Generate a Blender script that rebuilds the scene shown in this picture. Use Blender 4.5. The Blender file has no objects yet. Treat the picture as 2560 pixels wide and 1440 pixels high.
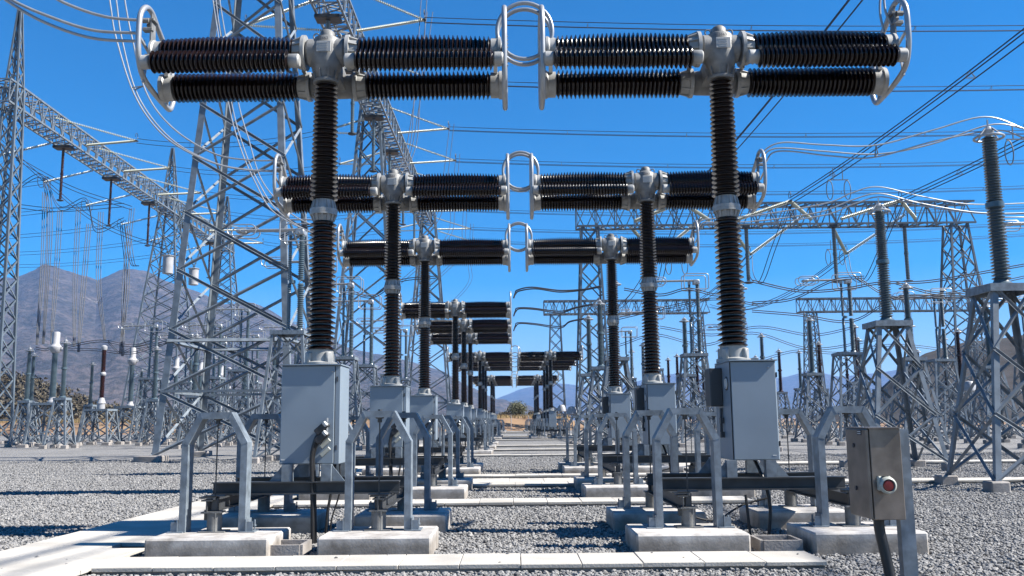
import bpy, math, random
import numpy as np
from mathutils import Vector, Matrix, Quaternion
random.seed(7); rng = np.random.default_rng(11)
S = bpy.context.scene
COL = S.collection
PI = math.pi

# ---------------------------------------------------------------- camera
PITCH, ROLL, EYE = .1462, .0095, 1.65
cd = bpy.data.cameras.new("camera"); cam = bpy.data.objects.new("camera", cd); COL.objects.link(cam)
cam.location = (0, 0, EYE)
cam.matrix_world = Matrix.Translation((0, 0, EYE)) @ Matrix.Rotation(PI/2 + PITCH, 4, 'X') @ Matrix.Rotation(-ROLL, 4, 'Z')
cd.sensor_width = 36.0; FPX = 2250.0; cd.lens = 36.0*FPX/2560; cd.clip_start = 0.1; cd.clip_end = 60000
S.camera = cam

# ---------------------------------------------------------------- sky, sun, exposure
SUN = Vector((7.3, -1.0, 7.3)).normalized()
w = bpy.data.worlds.new("World"); S.world = w; w.use_nodes = True
nt = w.node_tree; nt.nodes.clear()
out = nt.nodes.new('ShaderNodeOutputWorld'); bg = nt.nodes.new('ShaderNodeBackground')
sky = nt.nodes.new('ShaderNodeTexSky'); sky.sky_type = 'NISHITA'; sky.sun_disc = False
sky.sun_elevation = math.asin(SUN.z); sky.sun_rotation = math.atan2(SUN.x, SUN.y)
sky.altitude = 600; sky.air_density = 1.0; sky.dust_density = 0.7; sky.ozone_density = 5.0
hs = nt.nodes.new('ShaderNodeHueSaturation'); tcw = nt.nodes.new('ShaderNodeTexCoord'); sxyz = nt.nodes.new('ShaderNodeSeparateXYZ'); mrs = nt.nodes.new('ShaderNodeMapRange')
nt.links.new(tcw.outputs['Generated'], sxyz.inputs[0]); nt.links.new(sxyz.outputs['Z'], mrs.inputs['Value'])
mrs.inputs['From Min'].default_value = .02; mrs.inputs['From Max'].default_value = .46; mrs.inputs['To Min'].default_value = 1.25; mrs.inputs['To Max'].default_value = 2.5
nt.links.new(mrs.outputs[0], hs.inputs['Saturation'])
nt.links.new(sky.outputs[0], hs.inputs['Color']); nt.links.new(hs.outputs[0], bg.inputs[0])
bg.inputs[1].default_value = 0.055
nt.links.new(bg.outputs[0], out.inputs[0])
sd = bpy.data.lights.new("sun", 'SUN'); sd.energy = 5.0; sd.angle = math.radians(0.5); sd.color = (1, .955, .88)
so = bpy.data.objects.new("sun", sd); COL.objects.link(so); so.rotation_euler = SUN.to_track_quat('Z', 'Y').to_euler()
S.view_settings.view_transform = 'Standard'; S.view_settings.look = 'None'
S.view_settings.exposure = 1.55; S.view_settings.gamma = 1.0

# ---------------------------------------------------------------- measuring helper: pixel of the 2560x1440 photograph + distance -> point
_fw = Vector((0, math.cos(PITCH), math.sin(PITCH))); _up = Vector((0, -math.sin(PITCH), math.cos(PITCH)))
_R = math.cos(ROLL)*Vector((1, 0, 0)) - math.sin(ROLL)*_up; _U = math.cos(ROLL)*_up + math.sin(ROLL)*Vector((1, 0, 0))
def at(x, y, Y):
    d = _fw + _R*((x-1280)/FPX) + _U*((720-y)/FPX)
    return Vector((0, 0, EYE)) + d*(Y/d.y)

KY = 1.072
def atk(x, y, Y): return at(x, y, Y*KY)
# ---------------------------------------------------------------- materials
M = {}
def mat(name, col, rough=.6, metal=0, var=0, scale=4, bump=0, bscale=None, col2=None, coat=0, spec=None, detail=5):
    m = bpy.data.materials.new(name); m.use_nodes = True; n = m.node_tree; b = n.nodes['Principled BSDF']
    b.inputs['Base Color'].default_value = (*col, 1); b.inputs['Roughness'].default_value = rough; b.inputs['Metallic'].default_value = metal
    if coat: b.inputs['Coat Weight'].default_value = coat; b.inputs['Coat Roughness'].default_value = .05
    if spec is not None: b.inputs['Specular IOR Level'].default_value = spec
    if var or bump:
        tc = n.nodes.new('ShaderNodeTexCoord')
        no = n.nodes.new('ShaderNodeTexNoise'); no.inputs['Scale'].default_value = scale; no.inputs['Detail'].default_value = detail
        n.links.new(tc.outputs['Object'], no.inputs['Vector'])
        if var:
            r = n.nodes.new('ShaderNodeValToRGB')
            c2 = col2 or tuple(c*(1-var) for c in col)
            r.color_ramp.elements[0].position = .35; r.color_ramp.elements[1].position = .65
            r.color_ramp.elements[0].color = (*c2, 1); r.color_ramp.elements[1].color = (*[min(1, c*(1+var*.35)) for c in col], 1)
            n.links.new(no.outputs['Fac'], r.inputs[0]); n.links.new(r.outputs[0], b.inputs['Base Color'])
        if bump:
            nb = n.nodes.new('ShaderNodeTexNoise'); nb.inputs['Scale'].default_value = bscale or scale*4; nb.inputs['Detail'].default_value = 6
            n.links.new(tc.outputs['Object'], nb.inputs['Vector'])
            bp = n.nodes.new('ShaderNodeBump'); bp.inputs['Strength'].default_value = bump; bp.inputs['Distance'].default_value = .02
            n.links.new(nb.outputs['Fac'], bp.inputs['Height']); n.links.new(bp.outputs[0], b.inputs['Normal'])
    M[name] = m; return m
mat('brown_porcelain', (.008, .0035, .003), .22, var=.45, scale=1.4, coat=.12)
mat('red_porcelain', (.028, .009, .008), .25, var=.3, scale=2)
mat('grey_porcelain', (.065, .095, .115), .28, var=.15, scale=2, coat=.3)
mat('steel', (.155, .185, .215), .5, .05, var=.32, scale=9)
mat('lattice_steel', (.145, .17, .195), .45, .12, var=.3, scale=3)
mat('far_steel', (.10, .125, .15), .5, .12, var=.25, scale=.6)  # shade on the distant lattice put into a darker steel colour
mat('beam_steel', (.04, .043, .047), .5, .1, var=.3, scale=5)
mat('dark_steel', (.05, .053, .058), .45, .5)
mat('aluminium', (.32, .33, .34), .36, .45, var=.12, scale=5)
mat('cable_metal', (.16, .17, .18), .5, .5)
mat('dark_cable', (.018, .024, .036), .6, .1)
mat('cast_white', (.30, .30, .29), .5, .15, var=.25, scale=5, bump=.08, bscale=30)
mat('cast_grey', (.17, .17, .165), .6, .1, var=.35, scale=6, bump=.15, bscale=45)
mat('white_paint', (.30, .30, .31), .45, var=.15, scale=2)
mat('box_paint', (.185, .225, .265), .38, var=.07, scale=1.6)
mat('rubber', (.012, .012, .013), .45)
mat('plug_black', (.02, .02, .022), .5)
mat('label_dark', (.03, .03, .035), .5)
mat('label_light', (.55, .55, .53), .5)
mat('red_plastic', (.14, .006, .006), .35)
mat('bezel', (.33, .34, .30), .45)
mat('concrete', (.50, .48, .45), .85, var=.30, scale=2.2, bump=.35, bscale=40)
mat('concrete_block', (.25, .23, .215), .85, var=.35, scale=2.5, bump=.3, bscale=30)
mat('slab', (.40, .375, .335), .88, var=.22, scale=1.1, bump=.25, bscale=45, detail=9)
mat('curb', (.22, .20, .18), .9, var=.4, scale=3, bump=.4, bscale=40)
mat('glass_disc', (.36, .37, .30), .25, 0, var=.1, scale=6)
mat('bark', (.10, .075, .05), .9)
mat('orange_plastic', (.7, .16, .02), .5)

def stainless():
    m = mat('stainless', (.20, .165, .14), .36, .6, var=.4, scale=3.2, bump=.04, bscale=60)
stainless()

def concrete_stained():
    m = bpy.data.materials.new('plinth_concrete'); m.use_nodes = True; n = m.node_tree; b = n.nodes['Principled BSDF']; b.inputs['Roughness'].default_value = .85
    tc = n.nodes.new('ShaderNodeTexCoord'); geo = n.nodes.new('ShaderNodeNewGeometry')
    a = n.nodes.new('ShaderNodeTexNoise'); a.inputs['Scale'].default_value = 2.6; a.inputs['Detail'].default_value = 8; a.inputs['Roughness'].default_value = .65
    oi = n.nodes.new('ShaderNodeObjectInfo'); ad = n.nodes.new('ShaderNodeVectorMath'); ad.operation = 'ADD'
    mu = n.nodes.new('ShaderNodeMath'); mu.operation = 'MULTIPLY'; mu.inputs[1].default_value = 37
    n.links.new(oi.outputs['Random'], mu.inputs[0]); n.links.new(tc.outputs['Object'], ad.inputs[0]); n.links.new(mu.outputs[0], ad.inputs[1]); n.links.new(ad.outputs[0], a.inputs['Vector'])
    r = n.nodes.new('ShaderNodeValToRGB'); e = r.color_ramp.elements
    e[0].position = .32; e[0].color = (.18, .165, .15, 1); e[1].position = .62; e[1].color = (.45, .43, .41, 1)
    n.links.new(a.outputs['Fac'], r.inputs[0])
    # darker band with an uneven edge low on the block, paler top course
    sp = n.nodes.new('ShaderNodeSeparateXYZ'); n.links.new(tc.outputs['Object'], sp.inputs[0])
    f2 = n.nodes.new('ShaderNodeTexNoise'); f2.inputs['Scale'].default_value = 7; f2.inputs['Detail'].default_value = 6
    n.links.new(ad.outputs[0], f2.inputs['Vector'])
    m1 = n.nodes.new('ShaderNodeMath'); m1.operation = 'MULTIPLY_ADD'; m1.inputs[1].default_value = .09; n.links.new(f2.outputs['Fac'], m1.inputs[0]); n.links.new(sp.outputs['Z'], m1.inputs[2])
    mr = n.nodes.new('ShaderNodeMapRange'); mr.inputs['From Min'].default_value = .20; mr.inputs['From Max'].default_value = .27; n.links.new(m1.outputs[0], mr.inputs['Value'])
    mx = n.nodes.new('ShaderNodeMix'); mx.data_type = 'RGBA'; n.links.new(mr.outputs[0], mx.inputs['Factor'])
    mm = n.nodes.new('ShaderNodeMix'); mm.data_type = 'RGBA'; mm.blend_type = 'MULTIPLY'; mm.inputs['Factor'].default_value = 1
    n.links.new(r.outputs[0], mm.inputs['A']); mm.inputs['B'].default_value = (.74, .70, .65, 1)
    n.links.new(mm.outputs['Result'], mx.inputs['A']); n.links.new(r.outputs[0], mx.inputs['B'])
    n.links.new(mx.outputs['Result'], b.inputs['Base Color'])
    nb = n.nodes.new('ShaderNodeTexNoise'); nb.inputs['Scale'].default_value = 38; nb.inputs['Detail'].default_value = 6; n.links.new(tc.outputs['Object'], nb.inputs['Vector'])
    bp = n.nodes.new('ShaderNodeBump'); bp.inputs['Strength'].default_value = .25; bp.inputs['Distance'].default_value = .01
    n.links.new(nb.outputs['Fac'], bp.inputs['Height']); n.links.new(bp.outputs[0], b.inputs['Normal'])
    M['plinth_concrete'] = m
concrete_stained()

def gravel_mat(name, stones=False):
    m = bpy.data.materials.new(name); m.use_nodes = True; n = m.node_tree; b = n.nodes['Principled BSDF']; b.inputs['Roughness'].default_value = .85
    r = n.nodes.new('ShaderNodeValToRGB'); cr = r.color_ramp
    k_ = .46 if stones else .50
    pal = [tuple(c*k_ for c in q) for q in ((.10, .10, .105), (.28, .275, .27), (.42, .41, .40), (.48, .46, .435), (.30, .305, .315), (.62, .60, .57))]
    cr.elements[0].color = (*pal[0], 1); cr.elements[1].color = (*pal[-1], 1)
    for i in range(1, 5):
        el = cr.elements.new(i/5); el.color = (*pal[i], 1)
    if stones:
        oi = n.nodes.new('ShaderNodeObjectInfo'); n.links.new(oi.outputs['Random'], r.inputs[0]); n.links.new(r.outputs[0], b.inputs['Base Color'])
    else:
        tc = n.nodes.new('ShaderNodeTexCoord')
        v = n.nodes.new('ShaderNodeTexVoronoi'); v.inputs['Scale'].default_value = 17; n.links.new(tc.outputs['Object'], v.inputs['Vector'])
        n.links.new(v.outputs['Color'], r.inputs[0])
        big = n.nodes.new('ShaderNodeTexNoise'); big.inputs['Scale'].default_value = .35; big.inputs['Detail'].default_value = 4; n.links.new(tc.outputs['Object'], big.inputs['Vector'])
        rb = n.nodes.new('ShaderNodeValToRGB'); rb.color_ramp.elements[0].position = .3; rb.color_ramp.elements[0].color = (.8, .79, .78, 1); rb.color_ramp.elements[1].position = .7
        n.links.new(big.outputs['Fac'], rb.inputs[0])
        mx = n.nodes.new('ShaderNodeMix'); mx.data_type = 'RGBA'; mx.blend_type = 'MULTIPLY'; mx.inputs['Factor'].default_value = 1
        n.links.new(r.outputs[0], mx.inputs['A']); n.links.new(rb.outputs[0], mx.inputs['B']); n.links.new(mx.outputs['Result'], b.inputs['Base Color'])
        bp = n.nodes.new('ShaderNodeBump'); bp.inputs['Strength'].default_value = 1; bp.inputs['Distance'].default_value = .05; bp.invert = True
        n.links.new(v.outputs['Distance'], bp.inputs['Height']); n.links.new(bp.outputs[0], b.inputs['Normal'])
    M[name] = m
gravel_mat('gravel'); gravel_mat('stone', True)

def land_mat(name, cols, scale, bump=0, rough=.95, scale2=None):
    m = bpy.data.materials.new(name); m.use_nodes = True; n = m.node_tree; b = n.nodes['Principled BSDF']; b.inputs['Roughness'].default_value = rough
    tc = n.nodes.new('ShaderNodeTexCoord')
    a = n.nodes.new('ShaderNodeTexNoise'); a.inputs['Scale'].default_value = scale; a.inputs['Detail'].default_value = 10; a.inputs['Roughness'].default_value = .65
    n.links.new(tc.outputs['Object'], a.inputs['Vector'])
    r = n.nodes.new('ShaderNodeValToRGB'); e = r.color_ramp.elements
    for i, c in enumerate(cols):
        p = .3 + .4*i/(len(cols)-1)
        el = e[0] if i == 0 else (e[1] if i == len(cols)-1 else e.new(p))
        el.position = p; el.color = (*c, 1)
    n.links.new(a.outputs['Fac'], r.inputs[0]); last = r.outputs[0]
    if scale2:
        v = n.nodes.new('ShaderNodeTexNoise'); v.inputs['Scale'].default_value = scale2; v.inputs['Detail'].default_value = 3; n.links.new(tc.outputs['Object'], v.inputs['Vector'])
        rr = n.nodes.new('ShaderNodeValToRGB'); rr.color_ramp.elements[0].position = .42; rr.color_ramp.elements[0].color = (.35, .38, .3, 1); rr.color_ramp.elements[1].position = .55
        n.links.new(v.outputs['Fac'], rr.inputs[0])
        mx = n.nodes.new('ShaderNodeMix'); mx.data_type = 'RGBA'; mx.blend_type = 'MULTIPLY'; mx.inputs['Factor'].default_value = 1
        n.links.new(last, mx.inputs['A']); n.links.new(rr.outputs[0], mx.inputs['B']); last = mx.outputs['Result']
    n.links.new(last, b.inputs['Base Color'])
    if bump:
        bp = n.nodes.new('ShaderNodeBump'); bp.inputs['Strength'].default_value = 1; bp.inputs['Distance'].default_value = bump
        n.links.new(a.outputs['Fac'], bp.inputs['Height']); n.links.new(bp.outputs[0], b.inputs['Normal'])
    M[name] = m
land_mat('dry_ground', [(.13, .07, .04), (.20, .11, .06), (.26, .17, .085)], .12)
land_mat('rock_slope', [(.006, .009, .012), (.014, .016, .018), (.042, .035, .032), (.095, .073, .066)], .011, 22, scale2=.07)
land_mat('brown_hill', [(.007, .006, .006), (.014, .010, .009), (.026, .018, .015)], .05, 1, scale2=.25)
land_mat('straw', [(.18, .12, .045), (.24, .17, .07), (.28, .21, .10)], 3)
def leaf_mat(name, a, b_):
    m = mat(name, a, .7, var=.5, scale=2.5, col2=b_); return m
leaf_mat('leaf_green', (.115, .115, .055), (.07, .072, .034)); leaf_mat('leaf_dry', (.07, .052, .028), (.045, .038, .02))

# ---------------------------------------------------------------- mesh builder
class MB:
    def __init__(s): s.v = []; s.f = []
    def add(s, vs, fs):
        o = len(s.v); s.v.extend(vs); s.f.extend(tuple(i+o for i in f) for f in fs); return s
    def box(s, c, d, R=None, bev=0):
        hx, hy, hz = d[0]/2, d[1]/2, d[2]/2
        if bev:
            b = bev; vs = []; fs = []
            # chamfered box: 24 vertices
            idx = {}
            for sx in (-1, 1):
                for sy in (-1, 1):
                    for sz in (-1, 1):
                        for k in range(3):
                            p = [sx*(hx-b), sy*(hy-b), sz*(hz-b)]; p[k] += (sx, sy, sz)[k]*b
                            idx[sx, sy, sz, k] = len(vs); vs.append(Vector(p))
            for k in range(3):
                a, c_ = [(1, 2), (2, 0), (0, 1)][k]
                for sg in (-1, 1):
                    q = []
                    for (u, v_) in ((-1, -1), (1, -1), (1, 1), (-1, 1)):
                        t = [0, 0, 0]; t[k] = sg; t[a] = u; t[c_] = v_; q.append(idx[t[0], t[1], t[2], k])
                    fs.append(q if sg > 0 else q[::-1])
            for k in range(3):
                a, c_ = [(1, 2), (2, 0), (0, 1)][k]
                for u in (-1, 1):
                    for v_ in (-1, 1):
                        q = []
                        for (e, kk) in ((-1, a), (-1, c_), (1, c_), (1, a)):
                            t = [0, 0, 0]; t[k] = e; t[a] = u; t[c_] = v_; q.append(idx[t[0], t[1], t[2], kk])
                        fs.append(q if u*v_ > 0 else q[::-1])
            for sx in (-1, 1):
                for sy in (-1, 1):
                    for sz in (-1, 1):
                        q = [idx[sx, sy, sz, k] for k in range(3)]; fs.append(q if sx*sy*sz > 0 else q[::-1])
        else:
            vs = [Vector((x, y, z)) for x in (-hx, hx) for y in (-hy, hy) for z in (-hz, hz)]
            fs = [(0, 1, 3, 2), (4, 6, 7, 5), (0, 4, 5, 1), (2, 3, 7, 6), (0, 2, 6, 4), (1, 5, 7, 3)]
        c = Vector(c)
        return s.add([(R @ v if R else v) + c for v in vs], fs)
    def bar(s, p0, p1, w, h=None, up=(0, 0, 1), caps=True):
        p0, p1 = Vector(p0), Vector(p1); h = h or w; d = (p1-p0).normalized(); u = Vector(up)
        if abs(d.dot(u)) > .98: u = Vector((0, 1, 0))
        a = d.cross(u).normalized(); b = a.cross(d)
        q = [(-1, -1), (1, -1), (1, 1), (-1, 1)]
        vs = [p + a*(x*w/2) + b*(y*h/2) for p in (p0, p1) for x, y in q]
        fs = [(i, (i+1) % 4, 4+(i+1) % 4, 4+i) for i in range(4)]
        if caps: fs += [(3, 2, 1, 0), (4, 5, 6, 7)]
        return s.add(vs, fs)
    def poly(s, prof, p0, p1, a, b, caps=True):            # prism of a closed profile [(u,v)] from p0 to p1, in axes a,b
        p0, p1, a, b = Vector(p0), Vector(p1), Vector(a), Vector(b); n = len(prof)
        vs = [p + a*x + b*y for p in (p0, p1) for x, y in prof]
        fs = [(i, (i+1) % n, n+(i+1) % n, n+i) for i in range(n)]
        if caps: fs += [tuple(range(n-1, -1, -1)), tuple(range(n, 2*n))]
        return s.add(vs, fs)
    def ang(s, p0, p1, w, t, u):                            # steel angle; u points to the open side
        p0, p1 = Vector(p0), Vector(p1); d = (p1-p0).normalized(); u = Vector(u); a = (u - d*u.dot(d))
        if a.length < 1e-4: a = d.orthogonal()
        a.normalize(); b = d.cross(a)
        c, k = .7071, .7071
        A, B = (a+b)*c, (a-b)*c
        return s.poly([(0, 0), (w, 0), (w, t), (t, t), (t, w), (0, w)], p0, p1, A, B)
    def ibeam(s, p0, p1, h, w, t=.014, tf=.018, up=(0, 0, 1)):
        p0, p1 = Vector(p0), Vector(p1); d = (p1-p0).normalized(); a = d.cross(Vector(up)).normalized(); b = a.cross(d)
        x, y, z = w/2, h/2, t/2
        pr = [(-x, -y), (x, -y), (x, -y+tf), (z, -y+tf), (z, y-tf), (x, y-tf), (x, y), (-x, y), (-x, y-tf), (-z, y-tf), (-z, -y+tf), (-x, -y+tf)]
        return s.poly(pr, p0, p1, a, b)
    def tube(s, pts, r, n=8, closed=False, caps=True):
        P = [Vector(p) for p in pts]; m = len(P); T = []
        for i in range(m):
            if closed: t = P[(i+1) % m]-P[i-1]
            else: t = P[min(i+1, m-1)]-P[max(i-1, 0)]
            T.append(t.normalized())
        a = T[0].orthogonal().normalized(); vs = []
        for i in range(m):
            if i:
                a = (a - T[i]*a.dot(T[i]))
                if a.length < 1e-6: a = T[i].orthogonal()
                a.normalize()
            b = T[i].cross(a); rr = r[i] if isinstance(r, (list, tuple)) else r
            for k in range(n):
                th = 2*PI*k/n; vs.append(P[i] + (a*math.cos(th)+b*math.sin(th))*rr)
        fs = []
        for i in range(m if closed else m-1):
            j = (i+1) % m
            sh = 0
            if closed and j == 0:                       # find twist offset
                b0 = vs[0]-P[0]; best = max(range(n), key=lambda k: (vs[i*n+k]-P[i]).dot(b0)); sh = best
            for k in range(n):
                k2 = (k+1) % n
                fs.append((i*n+(k+sh) % n, i*n+(k2+sh) % n, j*n+k2, j*n+k))
        if caps and not closed: fs += [tuple(range(n-1, -1, -1)), tuple((m-1)*n+k for k in range(n))]
        return s.add(vs, fs)
    def lathe(s, prof, n=20, o=(0, 0, 0), ax=(0, 0, 1), caps=True):
        ax = Vector(ax).normalized(); o = Vector(o); a = ax.orthogonal().normalized(); b = ax.cross(a); m = len(prof)
        cs = [a*math.cos(2*PI*k/n)+b*math.sin(2*PI*k/n) for k in range(n)]
        vs = [o+ax*z+c*r for r, z in prof for c in cs]
        fs = [(i*n+k, i*n+(k+1) % n, (i+1)*n+(k+1) % n, (i+1)*n+k) for i in range(m-1) for k in range(n)]
        if caps: fs += [tuple(range(n-1, -1, -1)), tuple((m-1)*n+k for k in range(n))]
        return s.add(vs, fs)
    def build(s, name, m, parent=None, smooth=False, loc=None):
        me = bpy.data.meshes.new(name); me.from_pydata([tuple(v) for v in s.v], [], s.f)
        me.materials.append(M[m] if isinstance(m, str) else m)
        if smooth:
            me.polygons.foreach_set('use_smooth', [True]*len(me.polygons))
            try: me.set_sharp_from_angle(angle=math.radians(38))
            except Exception: pass
        me.update()
        o = bpy.data.objects.new(name, me); COL.objects.link(o)
        if parent: o.parent = parent
        if loc is not None: o.location = loc
        return o

def insul(mb, p0, ax, L, n, rc, r0, r1=None, bulge=0, seg=18, droop=.12):
    r1 = r1 or r0; p = L/n; pr = [(rc, 0)]
    for i in range(n):
        t = (i+.5)/n; rs = (r0+(r1-r0)*t)*(1+bulge*(math.sin(PI*t)-1)); k = rc*(rs/max(r0, r1)) if bulge else rc*(rs/r0)
        z = i*p
        pr += [(k, z+.10*p), (rs*.985, z+(.34-droop)*p), (rs, z+(.42-droop)*p), (rs*.97, z+(.5-droop)*p), (k, z+.86*p)]
    pr.append((pr[-1][0], L))
    mb.lathe(pr, seg, p0, ax); return mb

def prop(o, label, cat, group=None, kind=None):
    if label: o['label'] = label
    if cat: o['category'] = cat
    if group: o['group'] = group
    if kind: o['kind'] = kind
    return o
def thing(name, loc, label, cat, group=None, rz=0):
    o = bpy.data.objects.new(name, None); COL.objects.link(o); o.location = loc; o.rotation_euler = (0, 0, rz); o.empty_display_size = .2
    return prop(o, label, cat, group)
def struct(o): o['kind'] = 'structure'; return o
CH = {}
def kids(o):
    return CH[o.name] if o.name in CH else [c for c in ALLK() if c.parent == o]
def ALLK(): return bpy.data.objects
def copy_tree(o, loc=None, label=None, rz=None, parent=None):
    c = o.copy(); COL.objects.link(c)
    if parent: c.parent = parent
    if loc is not None: c.location = loc
    if rz is not None: c.rotation_euler = (0, 0, rz)
    if label: c['label'] = label
    for ch in o.children: copy_tree(ch, parent=c)
    return c
ORD = ['first', 'second', 'third', 'fourth', 'fifth', 'sixth', 'seventh', 'eighth', 'ninth', 'tenth', 'eleventh', 'twelfth', 'thirteenth', 'fourteenth']
def smooth_path(pts, n=8):                                 # Catmull-Rom through the points
    P = [Vector(p) for p in pts]; P = [P[0]*2-P[1]] + P + [P[-1]*2-P[-2]]; o = []
    for i in range(1, len(P)-2):
        for k in range(n):
            t = k/n; a, b, c, d = P[i-1], P[i], P[i+1], P[i+2]
            o.append(.5*((2*b)+(c-a)*t+(2*a-5*b+4*c-d)*t*t+(3*b-a-3*c+d)*t**3))
    o.append(P[-2]); return o
def sag(p0, p1, s, n=24):
    p0, p1 = Vector(p0), Vector(p1)
    return [p0.lerp(p1, i/n)-Vector((0, 0, 4*s*(i/n)*(1-i/n))) for i in range(n+1)]

# ================================================================ SETTING
# ---- terrain: one sheet to the horizon
b = MB(); R_ = 9000
b.add([Vector((-R_, -60, -.02)), Vector((R_, -60, -.02)), Vector((R_, R_, -.02)), Vector((-R_, R_, -.02))], [(0, 1, 2, 3)])
struct(b.build('ground', 'dry_ground'))
b = MB(); b.add([Vector((-140, -30, 0)), Vector((140, -30, 0)), Vector((140, 145, 0)), Vector((-140, 145, 0))], [(0, 1, 2, 3)])
struct(b.build('gravel_yard', 'gravel'))

# ---- breaker positions
D0, SP = 13.35, 7.88
XL, XR = -2.85, 3.27
GR = {0: D0, 1: 44.8, 2: 78.3, 3: 120.0}
LY = [GR[g]+SP*i for g in (0, 1, 2, 3) for i in range(3)]
RY = [GR[g]+SP*i for g in (0, 2, 3) for i in range(3)]

# ---- concrete paths of cover slabs
RECTS = []
def path(x0, x1, y0, y1, along, size=.66, skip=None, gapr=.006):
    s_ = MB(); c_ = MB()
    L = (x1-x0) if along == 'X' else (y1-y0); n = max(1, round(L/size)); d = L/n
    c_.box(((x0+x1)/2, (y0+y1)/2, -.005), (x1-x0-.05, y1-y0-.05, .11))
    for i in range(n):
        if skip and i in skip: continue
        h = .1+random.uniform(-.004, .004); g = random.uniform(.003, .009)*(1 if along == 'X' else .5)
        if along == 'X': s_.box((x0+d*(i+.5), (y0+y1)/2+random.uniform(-.006, .006), (h+.05)/2), (d-g, y1-y0, h-.05), bev=.006)
        else: s_.box(((x0+x1)/2+random.uniform(-.006, .006), y0+d*(i+.5), (h+.05)/2), (x1-x0, d-g, h-.05), bev=.006)
    o = s_.build('path', 'slab'); struct(o); c_.build('trench_wall', 'curb', o)
    RECTS.append((x0, x1, y0, y1))
path(-4.63, 3.42, D0-3.18, D0-2.38, 'X')
path(-6.40, -4.66, 4.0, 11.72, 'Y', .9); path(-6.40, -5.18, 11.725, 12.22, 'Y', .9); path(-6.40, -4.66, 12.225, 142, 'Y', .9)
path(-4.63, 4.6, D0+SP-3.55, D0+SP-2.66, 'X')
path(-4.63, 30, 22.6, 23.45, 'X'); path(-4.63, 8, 23.47, 24.9, 'X', .9); path(-4.63, 5.4, D0+2*SP-2.95, D0+2*SP-2.2, 'X')
path(9, 44, 32, 33, 'X', .9)
path(5.5, 6.6, 25.2, 140, 'Y', .9)
for Y in (GR[1], GR[1]+SP, GR[1]+2*SP, GR[2], GR[2]+SP, GR[2]+2*SP, GR[3], GR[3]+SP):
    path(-4.63, 5.4, Y-2.95, Y-2.15, 'X', .9)

# ================================================================ CIRCUIT BREAKERS
ZM, ZC, ZL = 7.47, 7.205, 7.11           # main chamber, grading capacitor, resistor axis heights
def text_mesh(body, size, depth=.002):
    cu = bpy.data.curves.new('txt', 'FONT'); cu.body = body; cu.size = size; cu.extrude = depth; cu.align_x = 'CENTER'; cu.align_y = 'CENTER'
    o = bpy.data.objects.new('txt', cu); COL.objects.link(o)
    dg = bpy.context.evaluated_depsgraph_get(); me = bpy.data.meshes.new_from_object(o.evaluated_get(dg))
    bpy.data.objects.remove(o); bpy.data.curves.remove(cu); return me
def rib_ring(mb, o, ax, r, L, n=10, seg=24):              # ribbed cast collar with two flanges
    mb.lathe([(r*.78, 0), (r, .0), (r, L*.28), (r*.82, L*.34), (r*.74, L), (r*.5, L)], seg, o, ax)
    ax = Vector(ax).normalized(); a = ax.orthogonal().normalized(); bb = ax.cross(a); o = Vector(o)
    for k in range(n):
        th = 2*PI*k/n; c = a*math.cos(th)+bb*math.sin(th); t = ax.cross(c)
        mb.poly([(r*.70, L*.25), (r*.98, L*.25), (r*.80, L*.97), (r*.70, L*.97)], o-t*.012, o+t*.012, c, ax)

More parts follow.
